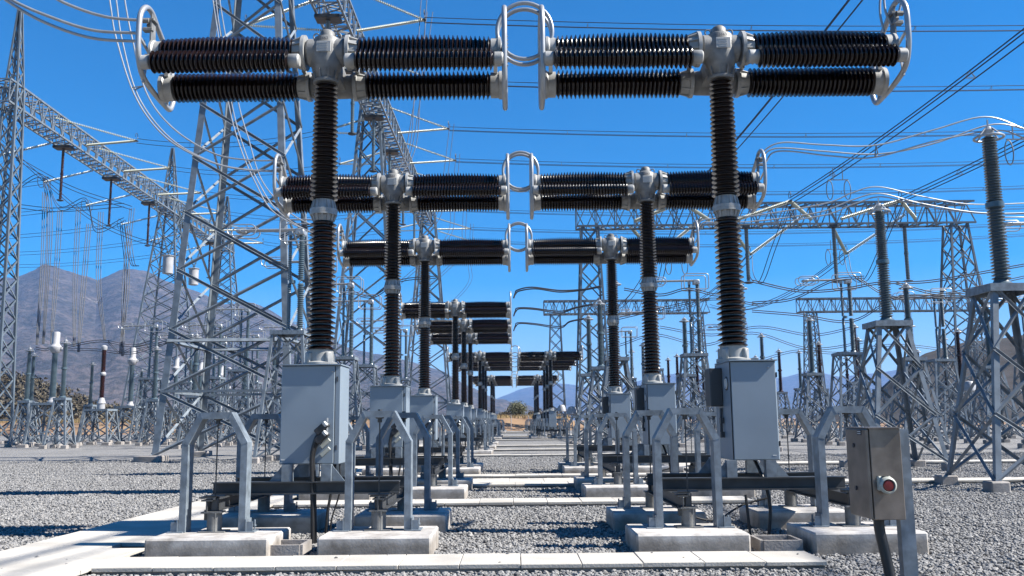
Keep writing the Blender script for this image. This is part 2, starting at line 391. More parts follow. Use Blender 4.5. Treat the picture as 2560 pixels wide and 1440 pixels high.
def make_breaker(side):
    sg = -1 if side == 'L' else 1                          # outer end towards -X (left row) or +X (right row)
    root = thing('circuit_breaker', (0, 0, 0), None, 'circuit breaker', 'circuit breakers standing in two rows')
    # column
    b = MB(); insul(b, (0, 0, 2.70), (0, 0, 1), 1.96, 25, .150, .222, .200, seg=26); b.build('column_insulator', 'brown_porcelain', root, True)
    b = MB(); insul(b, (0, 0, 4.99), (0, 0, 1), 1.86, 26, .132, .212, .178, seg=26); b.build('column_insulator', 'brown_porcelain', root, True)
    b = MB(); rib_ring(b, (0, 0, 4.79), (0, 0, 1), .205, .20, 14); rib_ring(b, (0, 0, 4.788), (0, 0, -1), .205, .13, 14); b.build('mid_flange', 'cast_white', root, True)
    b = MB(); b.lathe([(.25, 2.47), (.25, 2.52), (.19, 2.54), (.19, 2.71), (.15, 2.72)], 24)
    for k in range(4):
        th = PI/4+k*PI/2; R = Matrix.Rotation(th, 3, 'Z'); b.box(R @ Vector((.2, 0, 2.58)), (.09, .10, .19), R, .02)
    b.build('base_flange', 'cast_white', root, True)
    # hub housing
    b = MB()
    b.lathe([(.135, 6.95), (.20, 6.96), (.205, 7.0), (.17, 7.03), (.20, 7.14), (.245, 7.25), (.26, 7.4), (.25, 7.55), (.20, 7.68), (.12, 7.72), (.11, 7.80), (.08, 7.83), (0.01, 7.835)], 28)
    for k in range(10):
        th = 2*PI*k/10; c = Vector((math.cos(th), math.sin(th), 0)); t = Vector((-math.sin(th), math.cos(th), 0))
        b.poly([(.13, 6.99), (.19, 6.99), (.24, 7.14), (.15, 7.14)], -t*.01, t*.01, c, (0, 0, 1))
    b.lathe([(.19, -.30), (.215, -.27), (.215, .27), (.19, .30)], 24, (0, 0, ZM), (1, 0, 0))
    b.lathe([(.17, -.34), (.19, -.30), (.20, 0), (.19, .30), (.17, .34)], 22, (0, .5, ZL), (1, 0, 0))
    b.add([Vector(p) for p in [(-.18, .05, 7.10), (.18, .05, 7.10), (.26, .5, 6.94), (-.26, .5, 6.94), (-.16, .1, 7.5), (.16, .1, 7.5), (.22, .5, 7.29), (-.22, .5, 7.29)]],
          [(0, 3, 2, 1), (4, 5, 6, 7), (0, 1, 5, 4), (1, 2, 6, 5), (2, 3, 7, 6), (3, 0, 4, 7)])
    hub = b.build('hub_housing', 'cast_grey', root, True); DROP = -.122; hub.location.z = DROP
    b = MB(); b.box((0, -.262, 7.47), (.22, .012, .17), bev=.004)
    for i in range(4): b.box((-.015+.01*(i % 2), -.27, 7.525-.037*i), (.15-.03*(i % 2), .006, .009))
    b.build('nameplate', 'cast_white', hub)
    me = text_mesh('3663', .065); me.materials.append(M['label_dark']); o = bpy.data.objects.new('stamped_number', me); COL.objects.link(o); o.parent = hub
    o.location = (0, -.2535, 7.605); o.rotation_euler = (PI/2-.12, 0, 0)
    for s in (-1, 1):
        b = MB(); b.tube([(s*.17+.045*math.cos(t), .0, 7.74+.05*math.sin(t)) for t in np.linspace(0, 2*PI, 14)[:-1]], .012, 6, True); b.bar((s*.17, 0, 7.58), (s*.17, 0, 7.70), .03); b.build('lifting_eye', 'cast_grey', hub, True)
    # arms
    for s in (-1, 1):
        b = MB(); insul(b, (s*.50, 0, ZM), (s, 0, 0), 2.06, 30, .20, .272, .262, bulge=.13, seg=26, droop=0); im = b.build('interrupter', 'brown_porcelain', root, True); im.location.z = DROP
        b = MB(); rib_ring(b, (s*.315, 0, ZM), (s, 0, 0), .275, .19, 12); b.build('hub_flange', 'cast_white', im, True)
        b = MB(); b.lathe([(.16, 0), (.20, .01), (.20, .10), (.22, .12), (.22, .16), (.12, .18)], 24, (s*2.55, 0, ZM), (s, 0, 0)); b.build('end_cap', 'cast_white', im, True)
        b = MB(); insul(b, (s*.50, -.34, ZC), (s, 0, 0), 2.10, 30, .115, .172, .172, seg=22, droop=0); gc = b.build('grading_capacitor', 'brown_porcelain', root, True); gc.location.z = DROP
        b = MB(); b.lathe([(.085, -.14), (.105, -.12), (.105, .02), (.09, .04)], 20, (s*.48, -.34, ZC), (s, 0, 0)); b.box((s*.40, -.16, ZC+.06), (.05, .34, .12)); b.build('capacitor_cap', 'cast_white', gc, True)
        b = MB(); b.lathe([(.09, 0), (.108, .02), (.108, .13), (.09, .15)], 20, (s*2.60, -.34, ZC), (s, 0, 0)); b.box((s*2.68, -.16, ZC+.08), (.05, .34, .12)); b.build('capacitor_cap', 'cast_white', gc, True)
        b = MB(); insul(b, (s*.55, .5, ZL), (s, 0, 0), 1.98, 29, .165, .232, .232, seg=24, droop=0); rs = b.build('closing_resistor', 'brown_porcelain', root, True); rs.location.z = DROP
        b = MB(); rib_ring(b, (s*.345, .5, ZL), (s, 0, 0), .235, .2, 8); b.box((s*.42, .30, ZL+.22), (.06, .1, .12)); b.build('resistor_cap', 'cast_white', rs, True)
        b = MB(); b.lathe([(.15, 0), (.205, .01), (.205, .13), (.225, .15), (.225, .21), (.1, .22)], 22, (s*2.53, .5, ZL), (s, 0, 0))
        b.box((s*2.62, .36, ZL+.2), (.06, .1, .14)); b.build('resistor_cap', 'cast_white', rs, True)
    # outer corona ring: open hexagonal tube in the end plane
    x = sg*2.80
    pts = [(x, 1.12, 7.12), (x, 1.0, 6.94), (x, .80, 6.92), (x, .2, 6.98), (x, -.18, 7.10), (x, -.33, 7.35), (x, -.36, 7.65), (x, -.33, 7.98), (x, -.15, 8.18), (x, .08, 8.20), (x, .35, 8.05), (x, .95, 7.72), (x, 1.0, 7.5)]
    b = MB(); b.tube(smooth_path(pts, 5), .043, 12); b.bar((x, -.30, 7.62), (x-sg*.02, .0, 7.50), .035); b.bar((x, -.1, 6.98), (x, -.02, 7.35), .03); b.bar((x, .9, 6.92), (x-sg*.1, .55, 7.08), .035)
    cr = b.build('corona_ring', 'aluminium', root, True); cr.location.z = DROP
    # inner corona ring: flat racetrack in the end plane
    x = -sg*2.77; pts = []
    for t in np.linspace(0, 2*PI, 40)[:-1]:
        c, s_ = math.cos(t), math.sin(t); pts.append((x, .18+.52*math.copysign(abs(c)**.7, c), 7.43+.76*math.copysign(abs(s_)**.6, s_)))
    b = MB(); b.tube(pts, .042, 12, True); b.bar((x, -.32, 7.40), (x+sg*.05, .0, 7.47), .03, .06); b.bar((x, .68, 7.1), (x+sg*.1, .5, 7.11), .03, .06)
    for k in range(9): b.lathe([(.012, -.012), (.012, .012)], 6, (x-sg*.045, -.335+.004*k, 7.1+.06*k), (1, 0, 0))
    cr = b.build('corona_ring', 'aluminium', root, True); cr.location.z = DROP
    # terminal clamp on the outer end
    b = MB(); x = sg*2.74
    b.poly([(-.09, -.12), (.09, -.12), (.05, .34), (-.10, .34)], (x-.012, .02, 7.78), (x+.012, .02, 7.78), (0, 1, 0), (0, 0, 1)); b.box((x+sg*.02, .0, 8.02), (.14, .16, .05), bev=.01); b.box((x+sg*.05, -.05, 7.86), (.16, .07, .06), bev=.01)
    for i in range(3): b.lathe([(.04, 0), (.04, .1)], 10, (x+sg*.03, -.07+.09*i, 8.0-.12*(i % 2)), (sg, 0, 0))
    tcl = b.build('terminal_clamp', 'cast_grey', root); tcl.location.z = DROP
    # control cabinet
    if side == 'L': cx, cy, wx, wy = .015, -.32, .83, .66
    else: cx, cy, wx, wy = .09, -.28, .65, .83
    yf = cy-wy/2
    b = MB(); b.box((cx, cy, 1.76), (wx, wy, 1.37), bev=.008); b.box((cx, cy-.024, 2.453), (wx+.03, wy+.078, .016)); cab = b.build('control_cabinet', 'box_paint', root)
    b = MB()
    if side == 'L': b.box((cx-.035, yf-.012, 1.76), (wx-.09, .022, 1.35), bev=.006)
    else: b.box((cx, yf-.012, 1.76), (wx-.03, .022, 1.35), bev=.006)
    dr = b.build('cabinet_door', 'box_paint', cab)
    for z in (1.3, 2.25):
        b = MB(); b.box((cx+wx/2-.045 if side == 'L' else cx+wx/2+.004, yf-.006, z), (.014, .03, .07)); b.build('hinge', 'dark_steel', cab)
    b = MB(); sx = cx+wx/2-.078 if side == 'L' else cx-wx/2+.006
    b.box((sx, yf-.004, 1.76), (.012, .012, 1.34)); b.build('door_seam', 'rubber', cab)  # dark strip added to stand in for the shaded gap beside the door
    b = MB(); b.lathe([(.014, 0), (.014, .012), (.008, .016)], 10, (cx+wx/2-.11, yf-.023, 2.36), (0, -1, 0)); b.build('door_bolt', 'aluminium', dr, True)
    b = MB(); b.box((cx-wx/2+.05 if side == 'L' else cx+wx/2-.08, yf-.0245, 1.14), (.05, .003, .012)); b.build('type_plate', 'label_light', dr)
    if side == 'L':
        Rt = Matrix.Rotation(-math.radians(42), 3, 'Y'); yy = yf-.024
        for i, (dx, dz) in enumerate(((.235, 1.60), (.235, 1.475))):
            b = MB(); b.box((cx+dx-.05, yy-.07, dz-.03), (.20, .13, .095), Rt, .012); p = b.build('cable_plug', 'plug_black', cab)
            b = MB(); b.box((cx+dx+.0, yy-.075, dz+.025), (.055, .14, .075), Rt, .01); b.lathe([(.018, 0), (.018, .05)], 8, (cx+dx+.02, yy-.08, dz+.06)); b.build('plug_collar', 'aluminium', p)
        for i, dz in enumerate((1.36, 1.245)):
            b = MB(); b.box((cx+.225, yy-.012, dz), (.16, .024, .055), Rt, .006); b.build('socket_cover', 'bezel', cab)
        b = MB(); px = cx+.11
        b.tube(smooth_path([(px+.06, yy-.09, 1.52), (px-.0, yy-.10, 1.42), (px-.05, yy-.10, 1.2), (px-.045, yy-.09, .95), (px-.03, yy-.08, .5), (px-.02, yy-.07, .02)]), .028, 10); b.build('power_cable', 'rubber', root, True); b = MB()
        b.tube(smooth_path([(px+.07, yy-.06, 1.41), (px+.0, yy-.08, 1.32), (px-.035, yy-.06, 1.15), (px-.02, yy-.05, .95), (px, yy-.05, .5), (px+.01, yy-.02, .02)]), .022, 8)
        b.build('power_cable', 'rubber', root, True)
        b = MB(); b.tube(smooth_path([(cx+.30, cy, 1.09), (cx+.28, cy-.05, .8), (cx+.22, cy-.1, .4), (cx+.2, cy-.1, .02)]), .02, 8); b.build('power_cable', 'rubber', root, True); b = MB(); b.tube(smooth_path([(cx+.36, cy, 1.09), (cx+.38, cy-.05, .7), (cx+.28, cy-.1, .3), (cx+.26, cy-.1, .02)]), .012, 8); b.build('power_cable', 'rubber', root, True)
    else:
        b = MB(); b.lathe([(.10, 0), (.10, .008)], 28, (cx-wx/2, cy-.22, 2.14), (-1, 0, 0)); em = b.build('emblem', 'label_dark', cab, True)
        b = MB(); b.tube([(cx-wx/2-.009, cy-.22+.068*math.cos(t), 2.14+.068*math.sin(t)) for t in np.linspace(0, 2*PI, 28)[:-1]], .009, 6, True)
        for k in (-1, 0, 1): b.bar((cx-wx/2-.010, cy-.22+.038*k, 2.095), (cx-wx/2-.010, cy-.22+.012*k, 2.185), .008, .012)
        b.build('emblem_mark', 'label_light', em, True)
        b = MB(); b.box((cx-wx/2-.09, cy+.2, 2.1), (.18, .34, .55), bev=.01); b.build('side_box', 'dark_steel', cab)
        b = MB(); b.tube([(cx-wx/2-.02, cy+.1, 1.8), (cx-wx/2-.03, cy+.1, 1.45)], .02, 8); b.box((cx-wx/2-.03, cy+.05, 1.62), (.05, .08, .08)); b.box((cx-wx/2-.03, cy+.05, 1.42), (.05, .08, .08)); b.build('latch', 'dark_steel', cab)
        b = MB(); b.tube(smooth_path([(cx+.04, cy-.1, 1.09), (cx+.08, cy-.2, .95), (cx+.14, cy-.32, .7), (cx+.17, cy-.35, .4), (cx+.12, cy-.38, .02)]), .024, 10); b.build('power_cable', 'rubber', root, True)
        b = MB(); b.tube(smooth_path([(-1.0, -1.02, .45), (-.8, -.9, .33), (-.5, -.8, .3), (-.1, -.5, .45), (.3, -.45, .55)]), .014, 8); b.build('earth_wire', 'rubber', root, True); b = MB(); b.tube([(-.05, -.55, .6), (-.02, -.6, .02)], .02, 8); b.build('earth_wire', 'rubber', root, True)
    for k in range(3):
        pass
    # base frame of I-beams
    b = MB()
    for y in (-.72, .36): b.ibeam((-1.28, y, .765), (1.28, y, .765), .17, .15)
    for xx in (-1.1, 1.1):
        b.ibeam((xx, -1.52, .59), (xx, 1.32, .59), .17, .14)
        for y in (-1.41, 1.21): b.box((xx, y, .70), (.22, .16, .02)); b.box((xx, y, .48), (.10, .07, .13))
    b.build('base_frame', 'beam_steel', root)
    for xx in (-.27, .27):
        for y in (-.70, .34):
            b = MB(); b.box((xx, y, .965), (.14, .12, .23)); b.add([Vector(p) for p in [(xx+.07*np.sign(xx), y-.01, .852), (xx+.25*np.sign(xx), y-.01, .852), (xx+.07*np.sign(xx), y-.01, 1.07), (xx+.07*np.sign(xx), y+.01, .852), (xx+.25*np.sign(xx), y+.01, .852), (xx+.07*np.sign(xx), y+.01, 1.07)]],
                  [(0, 1, 2), (3, 5, 4), (0, 3, 4, 1), (1, 4, 5, 2), (2, 5, 3, 0)]); b.build('pedestal_foot', 'steel', root)
    b = MB(); b.lathe([(.24, 1.081), (.24, 2.46)], 4, (0, .34, 0)); b.build('pedestal_column', 'steel', root)
    return root
protoL, protoR = make_breaker('L'), make_breaker('R')
def where(i, row): return ('%s from the camera in the %s row' % (ORD[i], row)) if i else 'nearest to the camera in the %s row' % row
for i, Y in enumerate(LY):
    lab = 'brown porcelain T-shaped circuit breaker with grey cabinet, ' + where(i, 'left')
    o = protoL if i == 0 else copy_tree(protoL)
    o.location = (XL, Y, 0); o['label'] = lab
for i, Y in enumerate(RY):
    lab = 'brown porcelain T-shaped circuit breaker with grey cabinet, ' + where(i, 'right')
    o = protoR if i == 0 else copy_tree(protoR)
    o.location = (XR, Y, 0); o['label'] = lab

# ---- plinths and support arches
def make_arch():
    root = thing('support_arch', (0, 0, 0), None, 'steel arch', 'steel arches hanging the breaker frames')
    W, H, w, dpt = .85, 1.52, .085, .22
    o = [(-W/2, 0), (-W/2, 1.13), (-.205, H), (.205, H), (W/2, 1.13), (W/2, 0)]
    i_ = [(-W/2+w, 0), (-W/2+w, 1.105), (-.168, H-w), (.168, H-w), (W/2-w, 1.105), (W/2-w, 0)]
    b = MB()
    for k in range(5):
        q = [o[k], o[k+1], i_[k+1], i_[k]]
        g = .0012
        b.poly([(x, z) for x, z in q], (0, -dpt/2, 0), (0, dpt/2, 0), (1, 0, 0), (0, 0, 1))
    for k in (1, 2, 3, 4):                                  # weld seams standing proud at the mitres
        b.bar((o[k][0], -dpt/2-.001, o[k][1]), (i_[k][0], -dpt/2-.001, i_[k][1]), .012, .005, (0, 1, 0))
    b.build('arch_frame', 'steel', root)
    for s in (-1, 1):
        b = MB(); b.box((s*(W/2+.035), -.0, .006), (.2, .3, .012)); b.box((s*(W/2+.012), 0, .085), (.014, .24, .15)); b.box((s*(W/2+.055), -.10, .07), (.09, .012, .12))
        b.lathe([(.012, 0), (.012, .13)], 6, (s*(W/2+.09), .02, .012)); b.lathe([(.024, 0), (.024, .02)], 6, (s*(W/2+.09), .02, .06)); b.build('base_plate', 'steel', root)
    b = MB(); b.lathe([(.009, .36), (.009, 1.46)], 8); b.lathe([(.05, 1.42), (.06, 1.435), (.06, 1.46)], 12); b.lathe([(.03, 1.37), (.03, 1.42)], 8); b.lathe([(.03, H), (.03, H+.02)], 6); b.build('hanger_rod', 'dark_steel', root, True)
    b = MB(); b.box((0, 0, .45), (.26, .12, .012)); b.box((.0, -.0, .34), (.09, .07, .18), bev=.01); b.lathe([(.03, .40), (.03, .43)], 8, (0, -.05, 0)); b.build('rod_clevis', 'dark_steel', root)
    b = MB(); b.lathe([(.095, 0), (.095, .235)], 20); b.box((0, 0, .246), (.22, .2, .02)); b.box((.045, -.11, .12), (.012, .012, .24)); b.box((0, -.0, .006), (.34, .26, .012)); b.build('damper', 'cast_grey', root, True)
    return root
arch0 = make_arch()
pl = {}
def plinth_mesh(k, dims):
    b = MB(); b.box((0, 0, dims[2]/2-.1), (dims[0], dims[1], dims[2]+.2), bev=.022); return b
POS = {'front left': (-1.02, -1.42), 'front right': (1.10, -1.42), 'back left': (-1.10, 1.20), 'back right': (1.10, 1.20)}
PLX = {('left', 'left'): (-.88, 1.50), ('left', 'right'): (1.15, 1.38), ('right', 'left'): (-1.10, 1.38), ('right', 'right'): (1.05, 1.38)}
first = True; pm = None
for row, X0, YS in (('left', XL, LY), ('right', XR, RY)):
    for i, Y in enumerate(YS):
        who = ('the nearest %s breaker' % row) if i == 0 else ('the %s %s breaker from the camera' % (ORD[i], row))
        for pn, (dx, dy) in POS.items():
            x, y = X0+dx, Y+dy
            px_, pw = PLX[row, pn.split()[1]]; py_ = Y+(-1.56 if 'front' in pn else .98)
            if pw not in pl:
                ob = plinth_mesh(0, (pw, 1.15, .27)).build('concrete_plinth', 'plinth_concrete'); pl[pw] = ob
            else:
                ob = pl[pw].copy(); COL.objects.link(ob)
            ob.location = (X0+px_, py_, 0)
            prop(ob, 'concrete plinth at the %s of %s' % (pn, who), 'plinth', 'concrete plinths under the breakers')
            RECTS.append((X0+px_-pw/2, X0+px_+pw/2, py_-.58, py_+.58))
            if first: a = arch0; first = False
            else: a = copy_tree(arch0)
            a.location = (x, y, .272); a['label'] = 'galvanised steel arch on the %s plinth of %s' % (pn, who)
# low trench boxes between the front plinths of the near breakers
for row, X0 in (('left', XL), ('right', XR)):
    b = MB(); y = D0-1.75
    for s in (-1, 1): b.box((s*.24, 0, .07), (.04, .5, .2))
    b.box((0, -.25, .07), (.44, .04, .2)); b.box((0, .25, .07), (.44, .04, .2))
    o = b.build('cable_pit', 'concrete_block', loc=(X0+.0, y, 0)); prop(o, 'low concrete cable pit between the front plinths of the nearest %s breaker' % row, 'cable pit')

# ---- jumper loops between facing inner rings
lp = None; k = 0
for i, Y in enumerate(RY):
    Xc = .235
    who = where(i, 'right')
    r = thing('jumper_loop', (Xc, Y, 7.64), 'twin round tube loops joining the arms across the aisle, %s from the camera' % (ORD[i]), 'conductor loop', 'conductor loops joining facing breakers')
    if lp is None:
        me = []
        for yy in (-.09, .13):
            b = MB(); b.tube([(.43*math.cos(t), yy, .46*math.sin(t)) for t in np.linspace(0, 2*PI, 36)[:-1]], .032, 10, True); me.append(b.build('loop_tube', 'aluminium', r, True))
        lp = me
    else:
        for m_ in lp:
            c = m_.copy(); COL.objects.link(c); c.parent = r

# ================================================================ WIRES
def bundle(paths, r, label, cat='overhead wire', group=None, m='dark_cable', spacer=None, name='wire_bundle', n=6):
    o = thing(name, (0, 0, 0), label, cat, group)
    for p in paths:
        b = MB(); b.tube(p, r, n); b.build('cable', m, o, True)
    if spacer:
        L = len(paths[0])
        for k in spacer:
            i = min(L-1, int(k*(L-1))); q = [p[min(i, len(p)-1)] for p in paths]; b = MB()
            for a in range(len(q)-1): b.bar(q[a], q[a+1], r*1.1)
            if len(q) > 2: b.bar(q[-1], q[0], r*1.1)
            b.build('spacer', 'cable_metal', o)
    return o
# flexible leads at the outer terminals (3 tubes each)
def lead(pxs, Y, label, r=.02, m='aluminium', sp=None, dy=(0, .12, .05)):
    ps = [smooth_path([at(x, y, Y+dy[i]) for x, y in pl_], 8) for i, pl_ in enumerate(pxs)]
    return bundle(ps, r, label, 'flexible lead', 'flexible leads at the breaker terminals', m, sp, 'flexible_lead', 8)
lead([[(372, 52), (270, 43), (180, 15), (110, -22), (20, -90)], [(345, 83), (230, 75), (120, 40), (30, 0), (-60, -60)], [(362, 104), (230, 95), (110, 55), (15, 0), (-60, -60)]], D0+.02, 'three aluminium tubes rising from the nearest left breaker terminal to the top left', .025)
lead([[(270, -30), (277, 20), (290, 95), (335, 235), (400, 330), (480, 385), (580, 420), (700, 430)], [(287, -30), (293, 20), (305, 100), (345, 240), (425, 345), (530, 405), (620, 424), (702, 426)], [(308, -30), (315, 20), (330, 95), (365, 230), (430, 318), (530, 382), (620, 400), (705, 401)]], D0+SP, 'three pale tubes curving down to the second left breaker terminal', .020, sp=[.42])
lead([[(529, -20), (544, 79), (571, 258), (600, 367), (637, 454), (683, 529), (775, 579), (860, 600)], [(537, -20), (550, 79), (579, 258), (606, 360), (643, 450), (696, 529), (785, 585), (862, 604)], [(546, -20), (562, 80), (596, 258), (621, 346), (654, 450), (717, 525), (779, 562), (862, 590)]], D0+2*SP, 'three pale tubes curving down to the third left breaker terminal', .021, sp=[.55])
lead([[(2228, 62), (2212, 20), (2216, -40), (2260, -140)], [(2236, 62), (2250, 20), (2262, -40), (2310, -140)], [(2210, 80), (2200, 30), (2206, -30), (2240, -130)]], D0+.02, 'three tubes rising from the nearest right breaker terminal', .019)
lead([[(1902, 398), (1916, 372), (1960, 356), (2060, 362), (2190, 363), (2330, 326), (2462, 292), (2560, 322), (2640, 352)], [(1905, 404), (1920, 378), (1960, 370), (2060, 378), (2195, 385), (2330, 360), (2475, 312), (2560, 322), (2650, 350)], [(1915, 405), (1932, 382), (1975, 378), (2080, 390), (2187, 393), (2340, 352), (2490, 326), (2560, 345), (2650, 380)]], D0+SP, 'three grey tubes from the second right breaker over the tall post insulator', .019, sp=[.5])
lead([[(1741, 570), (1755, 551), (1800, 545), (1900, 537), (2065, 508), (2130, 482), (2195, 467), (2300, 490), (2420, 510), (2560, 508), (2640, 500)], [(1743, 574), (1760, 556), (1800, 556), (1900, 552), (2050, 530), (2130, 500), (2200, 484), (2300, 508), (2440, 531), (2560, 532), (2640, 520)], [(1748, 576), (1765, 560), (1810, 560), (1910, 558), (2060, 538), (2140, 508), (2205, 492), (2300, 514), (2440, 533), (2560, 534), (2640, 526)]], D0+2*SP, 'three grey tubes from the third right breaker over the second post insulator', .022, sp=[.35])
for i, (y0, yy) in enumerate(((745, 718), (790, 770), (827, 808))):
    Y = GR[1]+SP*i
    e = [(1500, 715, 43.6), (1480, 760, 51), (1465, 795, 58.3)][i]
    lead([[(1284, y0), (1288, y0-12), (1294, y0-20), (1330, yy), (1400, yy+8), (e[0]-40, e[1]+8), (e[0], e[1])], [(1284, y0+1), (1289, y0-10), (1300, y0-18), (1340, yy+4), (1400, yy+12), (e[0]-40, e[1]+10), (e[0]+2, e[1]+2)]], Y,
         'dark lead pair from the %s left breaker to a grey post right of the aisle' % ORD[3+i], .035, 'dark_cable', dy=(0, .2))

# ================================================================ LATTICE WORK
def lattice(root, base, hb, top, ht, panels, lw, bw, mname, angles=False, levels=None, single=False, leg_name='leg', horiz=(), grade=1.0):
    base, top = Vector(base), Vector(top)
    def corner(k, t):
        sx, sy = ((-1, -1), (1, -1), (1, 1), (-1, 1))[k % 4]
        c = base.lerp(top, t); hx = hb[0]+(ht[0]-hb[0])*t; hy = hb[1]+(ht[1]-hb[1])*t
        return c+Vector((sx*hx, sy*hy, 0))
    ts = [1-(1-i/panels)**grade if grade != 1 else i/panels for i in range(panels+1)]
    for k in range(4):
        b = MB(); cen = base-corner(k, 0)
        if angles: b.ang(corner(k, 0), corner(k, 1), lw, lw*.12, cen)
        else: b.bar(corner(k, 0), corner(k, 1), lw, caps=False)
        b.build(leg_name, mname, root)
    b = MB()
    for i in range(panels):
        for k in range(4):
            a0, a1, c0, c1 = corner(k, ts[i]), corner(k, ts[i+1]), corner(k+1, ts[i]), corner(k+1, ts[i+1])
            nrm = (c0-a0).cross(a1-a0).normalized()
            off = nrm*bw*.35
            if angles:
                b.ang(a0+off, c1+off, bw, bw*.14, -nrm); 
                if not single: b.ang(c0-off, a1-off, bw, bw*.14, nrm)
            else:
                b.bar(a0, c1, bw, bw*.6, nrm, caps=False)
                if not single: b.bar(c0, a1, bw, bw*.6, nrm, caps=False)
            if single and i % 2:
                pass
            if (i in horiz): b.bar(a0, c0, bw, caps=False)
    b.build('bracing', mname, root)
    return corner
def footings(root, corner, s=.5, h=.3):
    for k in range(4):
        b = MB(); p = corner(k, 0); b.box((p.x, p.y, h/2-.1), (s, s, h+.2), bev=.03); b.build('footing', 'concrete_block', root)

# ---- great gantry tower behind the left row
def big_tower(loc, label, hb, ht, H, panels, lw, bw, peak=0, grade=1.25, name='gantry_tower', mname='lattice_steel', angles=True):
    loc = (loc[0], loc[1]*KY, loc[2]); r = thing(name, loc, label, 'lattice tower')
    c = lattice(r, (0, 0, .25), hb, (0, 0, H), ht, panels, lw, bw, mname, angles, grade=grade, horiz=(1,))
    footings(r, c, 1.15, .26)
    if peak:
        b = MB(); pt = Vector((0, 0, H+peak))
        for k in range(4):
            q0 = c(k, 1); b.bar(q0, pt+Vector((.12*(1 if q0.x > 0 else -1), .12*(1 if q0.y > 0 else -1), 0)), lw*.7, caps=False)
        n = 5
        for i in range(n):
            for k in range(4):
                a = c(k, 1).lerp(pt, i/n); d = c(k+1, 1).lerp(pt, (i+1)/n); b.bar(a, d, bw*.7, caps=False)
                a = c(k+1, 1).lerp(pt, i/n); d = c(k, 1).lerp(pt, (i+1)/n); b.bar(a, d, bw*.7, caps=False)
        b.build('peak', mname, r)
    return r, c
GZ = 34.0
r1, c1 = big_tower((-12.95, 40.6, 0), 'broad galvanised lattice tower right behind the left breaker row', (3.12, 2.95), (.85, .85), GZ, 13, .30, .115, 6, grade=1.1)
b = MB()
for k in range(4): b.ang(c1(k, .155)+Vector((0, 0, 0)), c1(k+1, .155), .20, .025, (0, 0, -1))
b.build('cross_beam', 'lattice_steel', r1)
XG = -13.5
big_tower((XG+.6, 128, 0), 'far lattice tower beneath the far end of the central girder', (3.6, 3.6), (.9, .9), GZ, 10, .26, .17, 6, mname='far_steel', angles=False)
big_tower((XG-1, 84, 0), 'lattice tower standing under the middle of the central girder', (3.4, 3.4), (.9, .9), GZ, 10, .26, .16, 6, mname='far_steel', angles=False)
XG2 = -50.0
def x2(d): return -48.4-(d-76)*.036
for (d, lab, hb, pn) in ((77.6, 'nearest lattice column of the left girder at the photo edge', 1.35, 18), (120, 'middle lattice tower of the left girder', 4.2, 14), (147, 'farthest lattice tower of the left girder', 4.2, 14)):
    big_tower((-47.9 if d < 80 else x2(d), d, 0), lab, (hb, hb), ((.55, .6) if d < 80 else (.85, .85)), GZ, pn, .22, .13, 8, grade=1.0, mname='far_steel', angles=False)

def girder(p0, p1, w, h, n, ch, br, label, lname='lattice_girder', mname='far_steel'):
    p0, p1 = Vector(p0), Vector(p1); p0.y *= KY; p1.y *= KY; r = thing(lname, p0, label, 'girder'); d = p1-p0; u = Vector((0, 0, 1)); a = d.normalized().cross(u)
    off = [a*(-w/2), a*(w/2), a*(w/2)+u*h, a*(-w/2)+u*h]
    for o_ in off:
        b = MB(); b.bar(o_, d+o_, ch); b.build('chord', mname, r)
    b = MB()
    for i in range(n):
        t0, t1 = d*(i/n), d*((i+1)/n); tm = d*((i+.5)/n)
        for k in range(4):
            A, B = off[k], off[(k+1) % 4]
            b.bar(t0+A, tm+B, br, caps=False); b.bar(tm+B, t1+A, br, caps=False); b.bar(t0+A, t0+B, br, caps=False)
            if k % 2 == 0: b.bar(t0+B, tm+A, br, caps=False)
    b.build('bracing', mname, r); return r
girder((XG, 42, GZ-1.9), (XG, 130, GZ-1.9), 2.0, 2.1, 44, .17, .085, 'long white lattice girder running away over the left breaker row', mname='lattice_steel')
girder((x2(76), 76, GZ-2.0), (x2(149), 149, GZ-2.0), 2.0, 2.2, 36, .18, .09, 'long white lattice girder on towers at the far left', mname='lattice_steel')
# right-hand cross gantries
ZR = 19.2
girder((6.0, 76, ZR), (42.5, 76, ZR), 1.7, 2.0, 20, .16, .085, 'dark lattice cross girder behind the right breakers')
for x, lab in ((7.2, 'slim lattice column carrying the left end of the near cross girder'), (41.0, 'lattice column carrying the right end of the near cross girder')):
    r, c = big_tower((x, 76, 0), lab, (1.5 if x < 10 else 2.2, 2.2), (.75, .75), ZR, 9, .17, .11, 0, grade=1.0, mname='far_steel', angles=False)
b = MB()
girder((5.3, 140, 19.2), (33, 140, 19.2), 1.8, 2.2, 16, .19, .10, 'distant cross girder seen between the right breakers')
girder((48, 140, 19.2), (80, 140, 19.2), 1.8, 2.2, 16, .19, .10, 'distant cross girder at the far right')
for x, lab in ((7.2, 'distant lattice column right of the aisle'), (50, 'distant lattice column at the left end of the far right girder'), (31, 'distant lattice column at the right end of the middle girder'), (78, 'distant lattice column at the far right end')):
    big_tower((x, 140, 0), lab, (1.5, 1.8), (.8, .8), 19.2, 9, .18, .12, 0, grade=1.0, mname='far_steel', angles=False)

